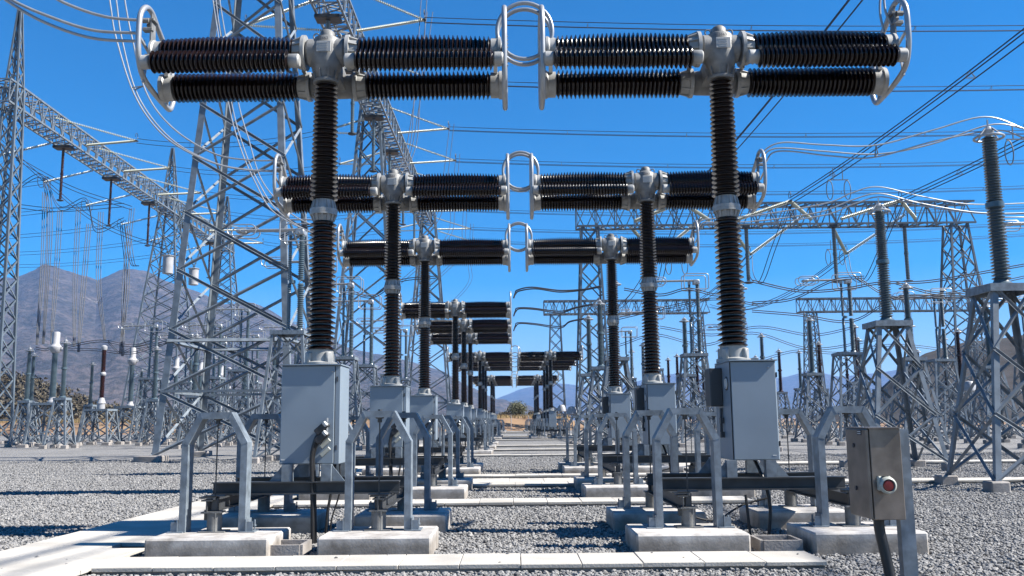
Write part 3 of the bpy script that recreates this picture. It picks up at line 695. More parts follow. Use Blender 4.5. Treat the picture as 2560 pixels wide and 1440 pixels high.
# ================================================================ INSULATOR STRINGS AND SPANS
def string(mb, p0, p1, r=.14, pitch=.17, seg=10):
    p0, p1 = Vector(p0), Vector(p1); L = (p1-p0).length; n = int(L/pitch); pr = [(.02, 0)]
    for i in range(n):
        z = i*L/n; pr += [(.035, z+.02), (r, z+.055), (r*.92, z+.075), (.04, z+.12)]
    pr.append((.02, L)); mb.lathe(pr, seg, p0, p1-p0); return mb
def vstring(p, q0, q1, label, group, r=.14):
    o = thing('tension_insulator', p, label, 'insulator string', group)
    for q in (q0, q1):
        b = MB(); string(b, Vector(q)-Vector(p), (0, 0, 0), r); b.build('insulator_string', 'glass_disc', o, True)
    b = MB(); b.tube([(0, .28*math.cos(t), .5+.35*math.sin(t)) for t in np.linspace(-.6, 3.6, 12)], .03, 6); b.box((0, 0, 0), (.25, .5, .08)); b.build('yoke', 'dark_steel', o)
    return o
SPD = [d*KY for d in (61.5, 73.5, 86, 97, 109, 121, 133, 143)]
for i, d in enumerate(SPD):
    dd = min(d, 128); p = Vector((XG+6.9, d, GZ-1.6))
    vstring(p, (XG+1.1, d-3.4, GZ-.4), (XG+1.1, d+3.4, GZ-.9), 'pale V-shaped disc insulator right of the central girder, %s from the camera' % ORD[i], 'V insulators on the right of the central girder')
    pa = [sag(p+Vector((0, dy, dz)), (120, d+dy, GZ+.9+dz), 2.2, 40) for dy, dz in ((0, .22), (0, -.22), (.4, 0))]
    bundle(pa, .030, 'horizontal wire span crossing the sky to the right, %s from the camera' % ORD[i], 'overhead wire', 'wire spans crossing the sky to the right', spacer=[.12, .2, .3, .42, .55])
    q = Vector((XG-6.9, d, GZ-1.9))
    vstring(q, (XG-1.1, d-2.6, GZ-1.2), (XG-1.1, d+2.6, GZ-1.2), 'pale disc insulator left of the central girder, %s from the camera' % ORD[i], 'V insulators on the left of the central girder')
LD = [d*KY for d in (88, 98, 109, 120, 131, 141)]
for i, d in enumerate(LD):
    XG2 = x2(d/KY); p = Vector((XG2+8.2, d, GZ-1.9))
    vstring(p, (XG2+1.1, d-3.6, GZ-.5), (XG2+1.1, d+3.6, GZ-1.2), 'pale V-shaped disc insulator right of the left girder, %s from the camera' % ORD[i], 'V insulators on the right of the left girder', .15)
    j = min(range(8), key=lambda k: abs(SPD[k]-d)); q = Vector((XG-6.9, SPD[j], GZ-1.9))
    bundle([sag(p+Vector((0, 0, dz)), q+Vector((0, 0, dz)), .9, 20) for dz in (.25, -.25)], .030, 'wire span between the left and central girders, %s from the camera' % ORD[i], 'overhead wire', 'wire spans between the two left girders', spacer=[.3, .6])
    p2 = Vector((XG2-7, d, GZ-3.5)); b = MB()
    o = thing('tension_insulator', p2, 'pale disc insulator left of the left girder, %s from the camera' % ORD[i], 'insulator string', 'insulators on the left of the left girder')
    string(b, (0, .0, 0), (5.9, 0, 1.4), .16); b.build('insulator_string', 'glass_disc', o, True)
    b = MB()
    for yy in (-.35, .35): b.tube([(.1+yy*.6, yy+.75*math.cos(t), .75*math.sin(t)) for t in np.linspace(0, 2*PI, 20)[:-1]], .035, 6, True)
    b.build('grading_ring', 'dark_steel', o)
    bundle([sag(p2+Vector((0, 0, dz)), (-110, d, GZ-3.5+dz), 2, 14) for dz in (.25, -.25)], .03, 'wire span leaving the left girder towards the photo edge, %s from the camera' % ORD[i], 'overhead wire', 'wire spans left of the left girder')
# hanging rod insulators below the girders
def hanging(loc, L, label, r=.16, m='red_porcelain', plate=True):
    loc = (loc[0], loc[1]*KY, loc[2]); o = thing('hanging_insulator', loc, label, 'insulator', 'insulators hanging below the girders')
    b = MB(); insul(b, (0, 0, -.35), (0, 0, -1), L*.48, 16, r*.8, r, seg=12); insul(b, (0, 0, -.55-L*.48), (0, 0, -1), L*.48, 16, r*.8, r, seg=12); b.lathe([(r*1.1, 0), (r*1.1, .2)], 12, (0, 0, -.35-L*.48), (0, 0, -1)); b.build('insulator', m, o, True)
    b = MB(); b.box((0, 0, -.17), (1.9 if plate else .6, 1.2 if plate else .6, .30), bev=.04); b.build('mounting_plate', 'dark_steel', o)
    b = MB(); b.lathe([(r*1.2, 0), (r*2.2, .04), (r*2.2, .12), (r*.8, .2)], 12, (0, 0, -.62-L*.96), (0, 0, -1)); b.build('lower_fitting', 'dark_steel', o); return o
for i, d in enumerate((89, 101, 113, 127, 139)): hanging((x2(d)-.2, d, GZ-2.1), 5.6, 'brown insulator hanging under the left girder, %s from the camera' % ORD[i])
for i, d in enumerate((60, 70, 81, 92, 104, 116)): hanging((XG-.2, d, GZ-2.0), 5.2, 'insulator hanging under the central girder, %s from the camera' % ORD[i], .17, 'grey_porcelain')
for i, x in enumerate((12.0, 21.5, 29.5, 36.0)): hanging((x, 75.4, ZR-.05), 4.8, 'grey insulator hanging under the near cross girder, %s from the left' % ORD[i], .19, 'grey_porcelain', False)
# busbars running towards the camera on the right
for i, x in enumerate((14.7, 24.0, 33.5)):
    p = Vector((x, 70.5*KY, ZR+.9)); nm = ('left', 'middle', 'right')[i]
    vstring(p, (x-3.4, 75.1*KY, ZR+.4), (x+3.4, 75.1*KY, ZR+.4), 'pale V-shaped insulator before the near cross girder, %s one' % nm, 'V insulators on the near cross girder', .17)
    bundle([sag(p+Vector((dx, 0, dz)), (x+dx, -25*KY, ZR+4.6+dz), 2.4, 40) for dx, dz in ((0, .3), (-.28, -.1), (.28, -.1))], .038, 'three parallel busbar wires overhead on the right, %s set' % nm, 'overhead wire', 'busbar wires running overhead on the right', spacer=[.1, .3, .5, .7])
    p = Vector((x-.5, 81.5*KY, ZR-1.6))
    vstring(p, (x-3.6, 76.9*KY, ZR+.3), (x+3.4, 76.9*KY, ZR+1.2), 'pale V-shaped insulator behind the near cross girder, %s one' % nm, 'V insulators on the near cross girder', .17)
    bundle([sag(p+Vector((dx, 0, dz)), (x-.5+dx, 139*KY, ZR+1+dz), 2.5, 24) for dx, dz in ((0, .3), (-.28, -.1), (.28, -.1))], .04, 'three parallel wires behind the near cross girder, %s set' % nm, 'overhead wire', 'busbar wires behind the near cross girder', spacer=[.2, .5])
    # jumper under the girder
    bundle([smooth_path([(x+dx, 70.5*KY, ZR+.7), (x-1+dx, 72.5*KY, ZR-2.8), (x-1.2+dx, 76*KY, ZR-5.2), (x-1+dx, 79.5*KY, ZR-4), (x-.5+dx, 81.5*KY, ZR-1.7)], 8) for dx in (-.2, .2)], .035, 'hanging loop of wire under the near cross girder, %s one' % nm, 'jumper wire', 'wire loops under the near cross girder')
# dropper wires from the central spans
for i, (x0, y0, x1, y1, d) in enumerate(((1075, 30, 1000, 430, 64), (1130, 310, 1085, 560, 86), (1145, 385, 1115, 600, 97), (1165, 470, 1150, 640, 109), (1060, 0, 1020, 400, 62), (1180, 560, 1165, 720, 130))):
    a, e = atk(x0, y0, d), atk(x1, y1, d-4); mid = a.lerp(e, .5)+Vector((-.2, 0, -1.2)); f_ = atk(x1-130, y1+120, d-8)
    bundle([smooth_path([a+Vector((dx, 0, 0)), mid+Vector((dx+.3, 0, 0)), e+Vector((dx, 0, 0)), f_+Vector((dx, 0, 0))], 8) for dx in (-.22, .22)], .03, 'drooping wire pair under the central V insulators, %s of its kind' % ORD[i], 'dropper wire', 'dropper wires below the central girder')
for i, (x0, y0, x1, y1, x2, y2) in enumerate(((112, 480, 108, 640, 92, 862), (150, 525, 140, 690, 128, 860), (196, 520, 188, 690, 185, 865), (222, 560, 208, 720, 196, 880), (252, 530, 246, 700, 262, 850), (305, 560, 318, 700, 300, 885), (112, 445, 125, 560, 108, 860), (318, 565, 330, 655, 345, 665), (330, 520, 312, 700, 306, 890))):
    d = 90+4*(i % 3)
    bundle([smooth_path([atk(x0+o_, y0, d), atk(x1+o_, y1, d-2), atk(x2+o_*.4, y2, d-5)], 10) for o_ in (-5, 0, 6)], .042, 'thin vertical wires hanging in front of the mountain, %s from the left' % ORD[i], 'dropper wire', 'dropper wires at the far left')
for i, (pts, d) in enumerate((([(0, 350), (105, 445), (220, 540), (320, 590), (420, 620)], 92), ([(40, 395), (180, 470), (330, 520)], 95), ([(40, 470), (105, 440), (150, 520), (215, 500), (240, 575), (310, 548)], 93), ([(45, 515), (150, 524), (310, 512)], 96))):
    bundle([smooth_path([atk(x, y+o_, d) for x, y in pts], 10) for o_ in (-4, 5)], .04, 'slack wire pair looping below the left girder, %s of its kind' % ORD[i], 'overhead wire', 'slack wires below the left girder')

# ================================================================ YARD EQUIPMENT
def stand(root, h, hb, ht, panels, lw, bw, mname='lattice_steel', angles=True, foot=.42, plat=.62):
    c = lattice(root, (0, 0, .22), (hb, hb), (0, 0, h-.1), (ht, ht), panels, lw, bw, mname, angles)
    footings(root, c, foot, .24)
    b = MB(); b.box((0, 0, h-.08), (ht*2+.2, ht*2+.2, .025)); 
    for s in (-1, 1):
        b.box((0, s*(ht+.09), h-.14), (ht*2+.22, .03, .18)); b.box((s*(ht+.09), 0, h-.14), (.03, ht*2+.14, .18))
    b.build('platform', 'steel', root)
def make_post(near=True, m='grey_porcelain', H=8.55, h=4.75, hb=1.15, ht=.48, name='post_insulator'):
    r = thing(name, (0, 0, 0), None, 'post insulator', 'post insulators on lattice stands')
    stand(r, h, hb, ht, 3, .13, .07, 'lattice_steel', near)
    seg = 20 if near else 12; L = (H-h-.35)/2
    b = MB(); b.lathe([(.26, h-.066), (.26, h), (.19, h+.06), (.16, h+.12)], seg); insul(b, (0, 0, h+.12), (0, 0, 1), L, 22, .13, .215, .195, seg=seg); b.lathe([(.16, h+.12+L), (.21, h+.15+L), (.21, h+.27+L), (.15, h+.30+L)], seg); insul(b, (0, 0, h+.3+L), (0, 0, 1), L-.1, 24, .115, .19, .17, seg=seg); b.build('insulator', m, r, True)
    b = MB(); b.tube([(.33*math.cos(t), .33*math.sin(t), H-.18) for t in np.linspace(0, 2*PI, 28)[:-1]], .03, 8, True)
    for k in range(4):
        t = k*PI/2+.4; b.bar((.33*math.cos(t), .33*math.sin(t), H-.18), (.1*math.cos(t), .1*math.sin(t), H+.05), .03)
    b.lathe([(.12, H-.1), (.14, H), (.06, H+.1)], 12); b.bar((0, 0, H), (0, 0, H+.28), .03); b.build('corona_ring', 'aluminium', r, True); return r
pp = make_post(); n_post = [0]
def post(x, y, label, proto=pp, raw=False):
    o = proto if not proto.get('used') else copy_tree(proto)
    proto['used'] = 1; o.location = (x, y*(1 if raw else KY), 0); o['label'] = label
    if 'used' in o: pass
    return o
post(11.68, D0+SP, 'tall grey post insulator on a lattice stand at the right photo edge', raw=True)
post(12.17, D0+2*SP, 'tall grey post insulator on a lattice stand behind the red-button cabinet', raw=True)
for i, Y in enumerate((GR[1], GR[1]+SP, GR[1]+2*SP)): post(5.15, Y, 'grey post insulator just right of the aisle, %s from the camera' % ORD[i], raw=True)
for i, (x, y) in enumerate(((12.0, 43.6), (12.0, 58.3), (12.0, 70), (12, 77.3), (12, 84.7))): post(x, y, 'grey post insulator on lattice stand in line behind the right breakers, %s from camera' % ORD[i])
for i, (x, y) in enumerate(((20.8, 43.9), (20.8, 58.5), (20.8, 70), (20.8, 84.5))): post(x, y, 'grey post insulator on a lattice stand in the middle right line, %s from the camera' % ORD[i])
for i, (x, y) in enumerate(((29.5, 52), (30, 63), (30.5, 74), (30, 88), (30.5, 99), (27.5, 43))): post(x, y, 'grey post insulator on a lattice stand in the far right line, number %s by depth' % ORD[i])
p2 = make_post(False, 'red_porcelain', 8.2, 4.2, .9, .4)
for i, (x, y) in enumerate(((24.5, 60), (26, 82), (36, 70), (36.5, 92), (40.5, 84), (17, 92), (24.5, 99), (17.5, 80), (26, 90), (33, 76), (34, 64), (44, 70), (27, 74), (17, 87), (21, 93))): post(x, y, 'brown post insulator on a lattice stand among the right-hand equipment, %s of its kind' % (ORD+['fifteenth'])[i], p2)
p3 = make_post(False, 'grey_porcelain', 7.6, 3.6, .75, .35)
for i, (x, y) in enumerate(((-40.5, 71), (-41, 82), (-41, 93), (-28, 66), (-27, 76), (-27, 87), (-21.5, 57), (-21, 66), (-17, 60), (-16.5, 70), (-22, 78), (-32, 60), (-38, 66))): post(x, y, 'slim grey post insulator on a lattice stand in the left yard, %s by depth' % ORD[i], p3)

# disconnectors
def make_disc():
    r = thing('disconnect_switch', (0, 0, 0), None, 'disconnect switch', 'disconnect switches on lattice stands')
    stand(r, 5.6, 1.1, .62, 4, .12, .07, 'lattice_steel', False)
    for x, rr in ((.38, .16), (-.12, .10)):
        b = MB(); insul(b, (x, 0, 5.66), (0, 0, 1), 2.0, 22, rr*.65, rr, seg=12); b.lathe([(rr*.9, 7.66), (rr*.9, 7.8)], 10); insul(b, (x, 0, 7.8), (0, 0, 1), 2.0, 22, rr*.6, rr*.92, seg=12); b.lathe([(rr, 5.545), (rr*1.3, 5.56), (rr, 5.66)], 10, (x, 0, 0)); b.build('insulator', 'grey_porcelain', r, True)
    b = MB()
    for y in (-.14, .14): b.tube([(.4, y, 10.05), (-2.4, y, 10.02)], .045, 8)
    b.box((.3, 0, 9.95), (.4, .4, .3), bev=.04); b.box((-.12, 0, 9.9), (.16, .2, .2)); b.box((-2.3, 0, 10.0), (.4, .36, .14), bev=.03); b.build('switch_arm', 'aluminium', r, True)
    def rr_(cx, y, cz, w, h, rad, t):
        pts = []
        for (sx, sz, a0) in ((1, 1, 0), (-1, 1, PI/2), (-1, -1, PI), (1, -1, 1.5*PI)):
            for k in range(5):
                a = a0+k*PI/8; pts.append((cx+sx*(w/2-rad)+rad*math.cos(a), y, cz+sz*(h/2-rad)+rad*math.sin(a)))
        return pts
    for y in (-.42, .42):
        b = MB(); b.tube(rr_(.25, y, 9.95, 1.5, .95, .16, .03), .03, 8, True); b.tube(rr_(-2.2, y*.8, 10.0, 1.25, .48, .23, .03), .026, 8, True)
        b.bar((.3, y, 9.9), (.3, 0, 9.9), .03); b.bar((-2.3, y*.8, 10), (-2.3, 0, 10), .03); b.build('corona_ring', 'aluminium', r, True)
    return r
dc = make_disc()
def disc(x, y, label, rz=0):
    o = dc if not dc.get('used') else copy_tree(dc)
    dc['used'] = 1; o.location = (x, y*KY, 0); o['label'] = label; o.rotation_euler = (0, 0, rz)
DL = ((-9.6, 36.25), (-10.3, 43.6), (-10.2, 51), (-10.2, 58.3), (-10.2, 70), (-10.2, 77.3))
for i, (x, y) in enumerate(DL): disc(x, y, 'disconnect switch with horizontal arm beside the left breaker row, %s from the camera' % ORD[i])
for i, (x, y) in enumerate(((-31, 72), (-31, 80), (-30.5, 88), (-25.5, 72), (-25, 81), (-20, 62), (-19.5, 74), (-19.5, 86))): disc(x, y, 'disconnect switch seen through the broad left tower, %s by depth' % ORD[i])
for i, (x, y) in enumerate(((11.0, 51), (11.0, 66), (11, 80.5))): disc(x, y, 'disconnect switch behind the right breaker row, %s from the camera' % ORD[i])
for i, (x, y) in enumerate(((20.4, 51.2), (24.2, 36.25), (20.6, 77.3), (29.5, 58), (38, 62))): disc(x, y, 'disconnect switch in the right yard, number %s by closeness' % ORD[i])

# current transformers and arresters on the left
def make_ct():
    r = thing('current_transformer', (0, 0, 0), None, 'current transformer', 'current transformers on lattice stands')
    stand(r, 3.35, 1.25, .95, 2, .14, .09, 'lattice_steel', False, .6)
    b = MB(); b.lathe([(.34, 3.284), (.34, 3.4), (.25, 3.5), (.22, 3.75)], 16); b.build('tank_base', 'white_paint', r, True)
    b = MB(); insul(b, (0, 0, 3.75), (0, 0, 1), 3.3, 36, .20, .27, .235, seg=14); b.build('insulator', 'grey_porcelain', r, True)
    b = MB(); b.lathe([(.22, 7.05), (.36, 7.2), (.45, 7.4), (.45, 7.55), (.32, 7.7), (.28, 7.8), (.28, 8.6), (.25, 8.68), (.02, 8.7)], 18); b.box((.36, 0, 7.45), (.3, .2, .15)); b.build('head', 'white_paint', r, True); return r
ct = make_ct()
for i, (x, y) in enumerate(((-34.9, 64), (-35.3, 78), (-36, 90), (-36, 97), (-36, 104), (-35.5, 111))):
    o = ct if i == 0 else copy_tree(ct); o.location = (x, y*KY, 0); o['label'] = 'current transformer with white head and grey insulator in the left yard, %s from the camera' % ORD[i]
def make_arr():
    r = thing('surge_arrester', (0, 0, 0), None, 'surge arrester', 'brown surge arresters in the left yard')
    stand(r, 2.95, 1.15, .85, 2, .14, .09, 'lattice_steel', False, .6)
    b = MB(); b.lathe([(.30, 2.886), (.30, 3.3), (.36, 3.35), (.24, 3.7), (.2, 3.8)], 16); b.lathe([(.2, 5.6), (.25, 5.68), (.25, 5.8), (.18, 5.9)], 14); b.lathe([(.2, 7.7), (.24, 7.8), (.24, 8.0), (.1, 8.1)], 14); b.build('metal_fitting', 'white_paint', r, True)
    b = MB(); insul(b, (0, 0, 3.8), (0, 0, 1), 1.8, 20, .15, .215, seg=14); insul(b, (0, 0, 5.9), (0, 0, 1), 1.8, 20, .15, .205, seg=14); b.build('insulator', 'red_porcelain', r, True); return r
ar = make_arr()
for i, (x, y) in enumerate(((-33.6, 69), (-33.6, 79), (-33.4, 88), (-33, 98), (-33, 107))):
    o = ar if i == 0 else copy_tree(ar); o.location = (x, y*KY, 0); o['label'] = 'brown surge arrester with white fittings in the left yard, %s from the camera' % ORD[i]
# wave traps
for i, (px, py, d) in enumerate(((420, 662, 84), (484, 692, 92))):
    p = atk(px, py, d); r = thing('wave_trap', p, 'white drum hanging from two insulator strings, %s' % ('left one beside the broad tower' if i == 0 else 'right one inside the broad tower'), 'wave trap', 'white wave traps hanging in the left yard')
    b = MB(); b.lathe([(.35, -.95), (.52, -.9), (.52, .85), (.35, .92)], 20); b.build('drum', 'white_paint', r, True)
    b = MB(); b.tube([(.57*math.cos(t), .57*math.sin(t), .9) for t in np.linspace(0, 2*PI, 20)[:-1]], .05, 6, True); b.build('rim', 'aluminium', r)
    for s in (-1, 1):
        b = MB(); string(b, (0, 0, 1.0), (s*1.7, .5*s, 7.4), .13); b.build('insulator_string', 'grey_porcelain', r, True)
# trapeze contacts hanging from the busbars
for i, (px, py, d, h) in enumerate(((2093, 420, 60, 3.0), (2085, 600, 78, 2.6), (2425, 660, 70, 2.4), (1690, 612, 66, 2.6), (2545, 310, 46, 3.0))):
    p = atk(px, py, d); r = thing('trapeze_contact', p, 'hanging contact frame with two oval rings, number %s on the right' % ORD[i], 'contact frame', 'hanging contact frames on the right')
    b = MB()
    for s in (-1, 1): b.bar((s*.35, 0, 0), (s*.35, 0, -.9), .05)
    b.bar((-.75, 0, -.9), (.75, 0, -.9), .06); b.build('hanger', 'cable_metal', r)
    for s in (-1, 1):
        b = MB(); b.tube([(s*.65+.24*math.cos(t), .0, -.95-.72-.72*math.sin(t)) for t in np.linspace(0, 2*PI, 22)[:-1]], .035, 6, True); b.build('ring', 'cable_metal', r, True)
# low tangled leads on the right and left (dark flexible conductors between apparatus)
LW = [([(1880, 700), (2000, 725), (2110, 720), (2200, 705), (2330, 700), (2560, 660)], 44), ([(1880, 755), (1980, 745), (2080, 700), (2160, 690)], 48), ([(1880, 775), (2000, 785), (2130, 800), (2250, 740), (2400, 745)], 52),
      ([(1560, 720), (1650, 735), (1720, 720), (1800, 735), (1860, 705)], 48), ([(1520, 800), (1650, 770), (1780, 745), (1900, 760)], 56), ([(1550, 860), (1640, 835), (1760, 860), (1880, 830), (2030, 870), (2200, 845)], 70),
      ([(1650, 815), (1780, 835), (1900, 815), (2030, 835), (2140, 815)], 68), ([(1880, 905), (1990, 875), (2100, 880), (2240, 860), (2420, 880)], 80), ([(2240, 705), (2330, 730), (2420, 735), (2560, 750)], 46), ([(2140, 690), (2230, 740), (2350, 735), (2560, 690)], 50),
      ([(150, 868), (250, 850), (330, 862), (400, 845)], 74), ([(150, 872), (240, 872), (330, 880), (420, 850)], 76), ([(270, 852), (300, 880), (330, 870), (430, 850), (560, 820)], 78), ([(90, 868), (115, 872), (130, 865)], 66), ([(430, 830), (520, 845), (590, 830), (660, 800)], 80), ([(865, 720), (930, 740), (1000, 700), (1090, 690)], 52), ([(700, 590), (780, 560), (850, 575)], 38)]
for i, (pts, d) in enumerate(LW):
    side = 'right' if pts[0][0] > 1400 else 'left'
    bundle([smooth_path([atk(x, y+o_, d+o_*.02) for x, y in pts], 8) for o_ in (0, 5)], .028, 'dark slack wire pair between apparatus in the %s yard, %s of its kind' % (side, ORD[i if i < 10 else i-10]), 'slack wire', 'slack wires between apparatus')
# floodlights
for i, (px, py, d) in enumerate(((1430, 1028, 75), (1404, 1022, 92), (2423, 968, 60))):
    p = atk(px, py, d); r = thing('floodlight', (p.x, p.y, 0), 'white floodlight dome on a short pole, %s' % ('right of the aisle', 'deeper beside the aisle', 'among the right lattice stands')[i], 'floodlight', 'white floodlights in the yard')
    b = MB(); b.lathe([(.05, 0), (.05, p.z)], 10); b.build('pole', 'steel', r); b = MB(); b.lathe([(.02, .45), (.28, .40), (.42, .15), (.46, -.25), (.40, -.3)], 16, (0, 0, p.z)); b.build('lamp_head', 'white_paint', r, True)

# ================================================================ RED-BUTTON CABINET
r = thing('local_control_box', (3.49, 8.9, 0), 'stainless steel control box with red push button on a steel post', 'control box')
Rz = Matrix.Rotation(math.radians(-1.5), 3, 'Y')
b = MB(); b.box((.13, .265, 1.105), (.30, .55, .87), None, .006); b.box((.13, .26, 1.545), (.34, .59, .012)); body = b.build('box_body', 'stainless', r)
b = MB(); b.box((-.04, .265, 1.105), (.03, .54, .86), None, .008); dr = b.build('box_door', 'stainless', body)
b = MB(); b.lathe([(.022, 0), (.022, .012)], 12, (-.055, .32, 1.37), (-1, 0, 0)); b.lathe([(.022, 0), (.022, .012)], 12, (-.055, .32, .95), (-1, 0, 0)); b.build('door_lock', 'label_dark', dr, True)
b = MB(); b.box((-.0565, .16, 1.50), (.003, .11, .05)); lb = b.build('door_label', 'label_dark', dr)
b = MB()
for k in range(2): b.box((-.0587, .16, 1.51-.02*k), (.0014, .085, .006))
b.build('label_text', 'label_light', lb)
b = MB(); b.box((.085, -.025, 1.015), (.13, .05, .14), None, .012); hs_ = b.build('button_housing', 'bezel', body)
b = MB(); b.lathe([(.080, 0), (.084, .02), (.078, .045), (.062, .055), (.054, .03)], 28, (.10, -.05, 1.0), (0, -1, 0)); b.build('bezel_ring', 'bezel', hs_, True)
b = MB(); b.lathe([(.051, .0), (.051, .045), (.044, .052), (.01, .054)], 24, (.10, -.05, 1.0), (0, -1, 0)); b.build('red_button', 'red_plastic', hs_, True)
b = MB(); b.box((.088, -.05, 1.083), (.06, .02, .012)); b.build('button_hood', 'dark_steel', hs_); b = MB(); b.lathe([(.009, 0), (.009, .012)], 10, (.095, -.055, 1.068), (0, -1, 0)); b.build('indicator', 'red_plastic', hs_)
b = MB(); x0 = .36; t = .008
b.poly([(-.07, -.05), (.07, -.05), (.07, -.05+t), (-.07+t, -.05+t), (-.07+t, .05-t), (.07, .05-t), (.07, .05), (-.07, .05)], (x0, .2, 0), (x0, .2, 1.53), (1, 0, 0), (0, 1, 0))
b.box((.29, .2, 1.48), (.07, .06, .03)); b.box((.29, .2, .76), (.07, .06, .03)); b.build('post', 'steel', r)
b = MB(); b.tube(smooth_path([(.10, .2, .70), (.10, .2, .55), (.14, .17, .25), (.17, .14, -.02)]), .052, 14); b.lathe([(.07, .65), (.07, .675)], 14, (.10, .2, 0)); b.build('conduit', 'rubber', r, True)
# small orange cap at the path edge
b = MB(); p = at(208, 1434, 9.75); b.lathe([(.03, 0), (.035, .03), (.02, .05), (.005, .055)], 12, (0, 0, 0), (.5, 0, 1)); o = b.build('marker_cap', 'orange_plastic', None, True, loc=(p.x, p.y, .02)); prop(o, 'small orange plastic cap lying at the path edge', 'plastic cap')

# ================================================================ LANDSCAPE
from mathutils import noise as mn
def fbm(x, y, seed, octs=6):
    f_ = np.frompyfunc(lambda a, b: mn.fractal(Vector((a+seed*13.7, b-seed*7.1, seed*3.3)), 0.9, 2.1, octs), 2, 1)
    return f_(x, y).astype(float)
def ridge_land(name, prof, r0, r1, back, m, seed, rough, nA=260, nR=46):
    # prof: (px, py) skyline points read from the photograph, stood up at distance r1
    az = []; hh = []
    for x, y in prof:
        p = at(x, y, 1.0); az.append(math.atan2(p.x, p.y)); hh.append((p.z-EYE)/math.hypot(p.x, p.y))
    A = np.linspace(az[0], az[-1], nA); Hh = np.interp(A, az, hh)
    T = np.linspace(0, 1, nR); vs = []
    a2, t2 = np.meshgrid(A, T, indexing='ij'); R2 = r0+(r1+back-r0)*t2; tc = (r1-r0)/(r1+back-r0)
    X, Y = R2*np.sin(a2), R2*np.cos(a2)
    up = np.clip(t2/tc, 0, 1); sm = up**1.35; dn = np.clip((t2-tc)/(1-tc+1e-6), 0, 1)
    n = fbm(X/rough, Y/rough, seed); H0 = np.interp(a2, A, Hh)*r1
    rid = -np.abs(fbm(X/(rough*.8), Y/(rough*.8), seed+5))
    Z = H0*(sm*(1-.75*dn)) + (n*.10+rid*.20)*H0.max()*np.sin(PI*np.clip(t2/tc, 0, 1))*.6 + fbm(X/(rough*.12), Y/(rough*.12), seed+9, 3)*H0.max()*.012*up
    Z = np.where(t2 <= 0, -5, Z)
    vs = np.stack([X, Y, Z], -1).reshape(-1, 3)
    fs = [(i*nR+j, (i+1)*nR+j, (i+1)*nR+j+1, i*nR+j+1) for i in range(nA-1) for j in range(nR-1)]
    b = MB(); b.v = [tuple(v) for v in vs]; b.f = fs
    o = b.build(name, m, None, True); return struct(o)
ridge_land('mountain', [(-900, 760), (-500, 700), (-200, 700), (0, 688), (40, 690), (85, 672), (110, 657), (150, 668), (195, 680), (245, 695), (285, 678), (320, 670), (370, 676), (430, 705), (500, 730), (560, 757), (620, 752), (665, 766), (720, 800), (800, 832), (880, 868), (960, 885), (1040, 906), (1110, 925), (1180, 968), (1250, 1000), (1330, 1030), (1420, 1052)], 900, 3200, 900, 'rock_slope', 6, 420)
ridge_land('far_mountain', [(1150, 1030), (1230, 1000), (1300, 972), (1380, 955), (1440, 962), (1510, 975), (1600, 950), (1700, 930), (1760, 938), (1850, 925), (1950, 945), (2020, 925), (2100, 940), (2200, 930), (2350, 905), (2600, 900), (3000, 920), (3600, 940)], 4500, 8000, 1200, 'rock_slope', 8, 800, 180, 24)
ridge_land('brown_hill', [(2020, 1035), (2120, 990), (2200, 960), (2260, 905), (2310, 868), (2370, 850), (2440, 835), (2520, 828), (2640, 800), (3000, 760), (3500, 800)], 170, 330, 120, 'brown_hill', 21, 40, 150, 26)
ridge_land('scrub_hill', [(-700, 960), (-200, 930), (0, 928), (40, 930), (90, 945), (140, 962), (190, 985), (260, 1010), (330, 1020), (420, 1030), (520, 1036), (640, 1042)], 185, 300, 80, 'brown_hill', 31, 30, 150, 20)
# dry earth bank with straw grass at the end of the aisle
b = MB(); nX, nY = 160, 8
xs = np.linspace(-120, 120, nX); prof = [(145, -.02), (149, .05), (154, 1.1), (157, 2.0), (163, 2.3), (185, 2.5), (210, 2.0), (270, -.2)]
for x in xs:
    for (y, z) in prof: b.v.append((x, y+1.2*math.sin(x*.21)+.6*math.sin(x*.9), z*(.85+.18*math.sin(x*.13+1))*(1 if x < 11 else .35) if z > 0 else z))
b.f = [(i*nY+j, (i+1)*nY+j, (i+1)*nY+j+1, i*nY+j+1) for i in range(nX-1) for j in range(nY-1)]
struct(b.build('earth_bank', 'dry_ground', None, True))
b = MB()
for _ in range(26000):
    x, y = random.uniform(-110, 10), random.triangular(157, 196, 158); z = 1.95; h = random.uniform(.35, .95); a = random.uniform(0, PI); wd = .05
    dx, dy = math.cos(a)*wd, math.sin(a)*wd; lx, ly = random.uniform(-.2, .2), random.uniform(-.2, .2)
    b.add([Vector((x-dx, y-dy, z)), Vector((x+dx, y+dy, z)), Vector((x+lx, y+ly, z+h))], [(0, 1, 2)])
o = b.build('dry_grass', 'straw'); prop(o, 'yellow dry grass along the earth bank beyond the yard', 'grass', kind='stuff')

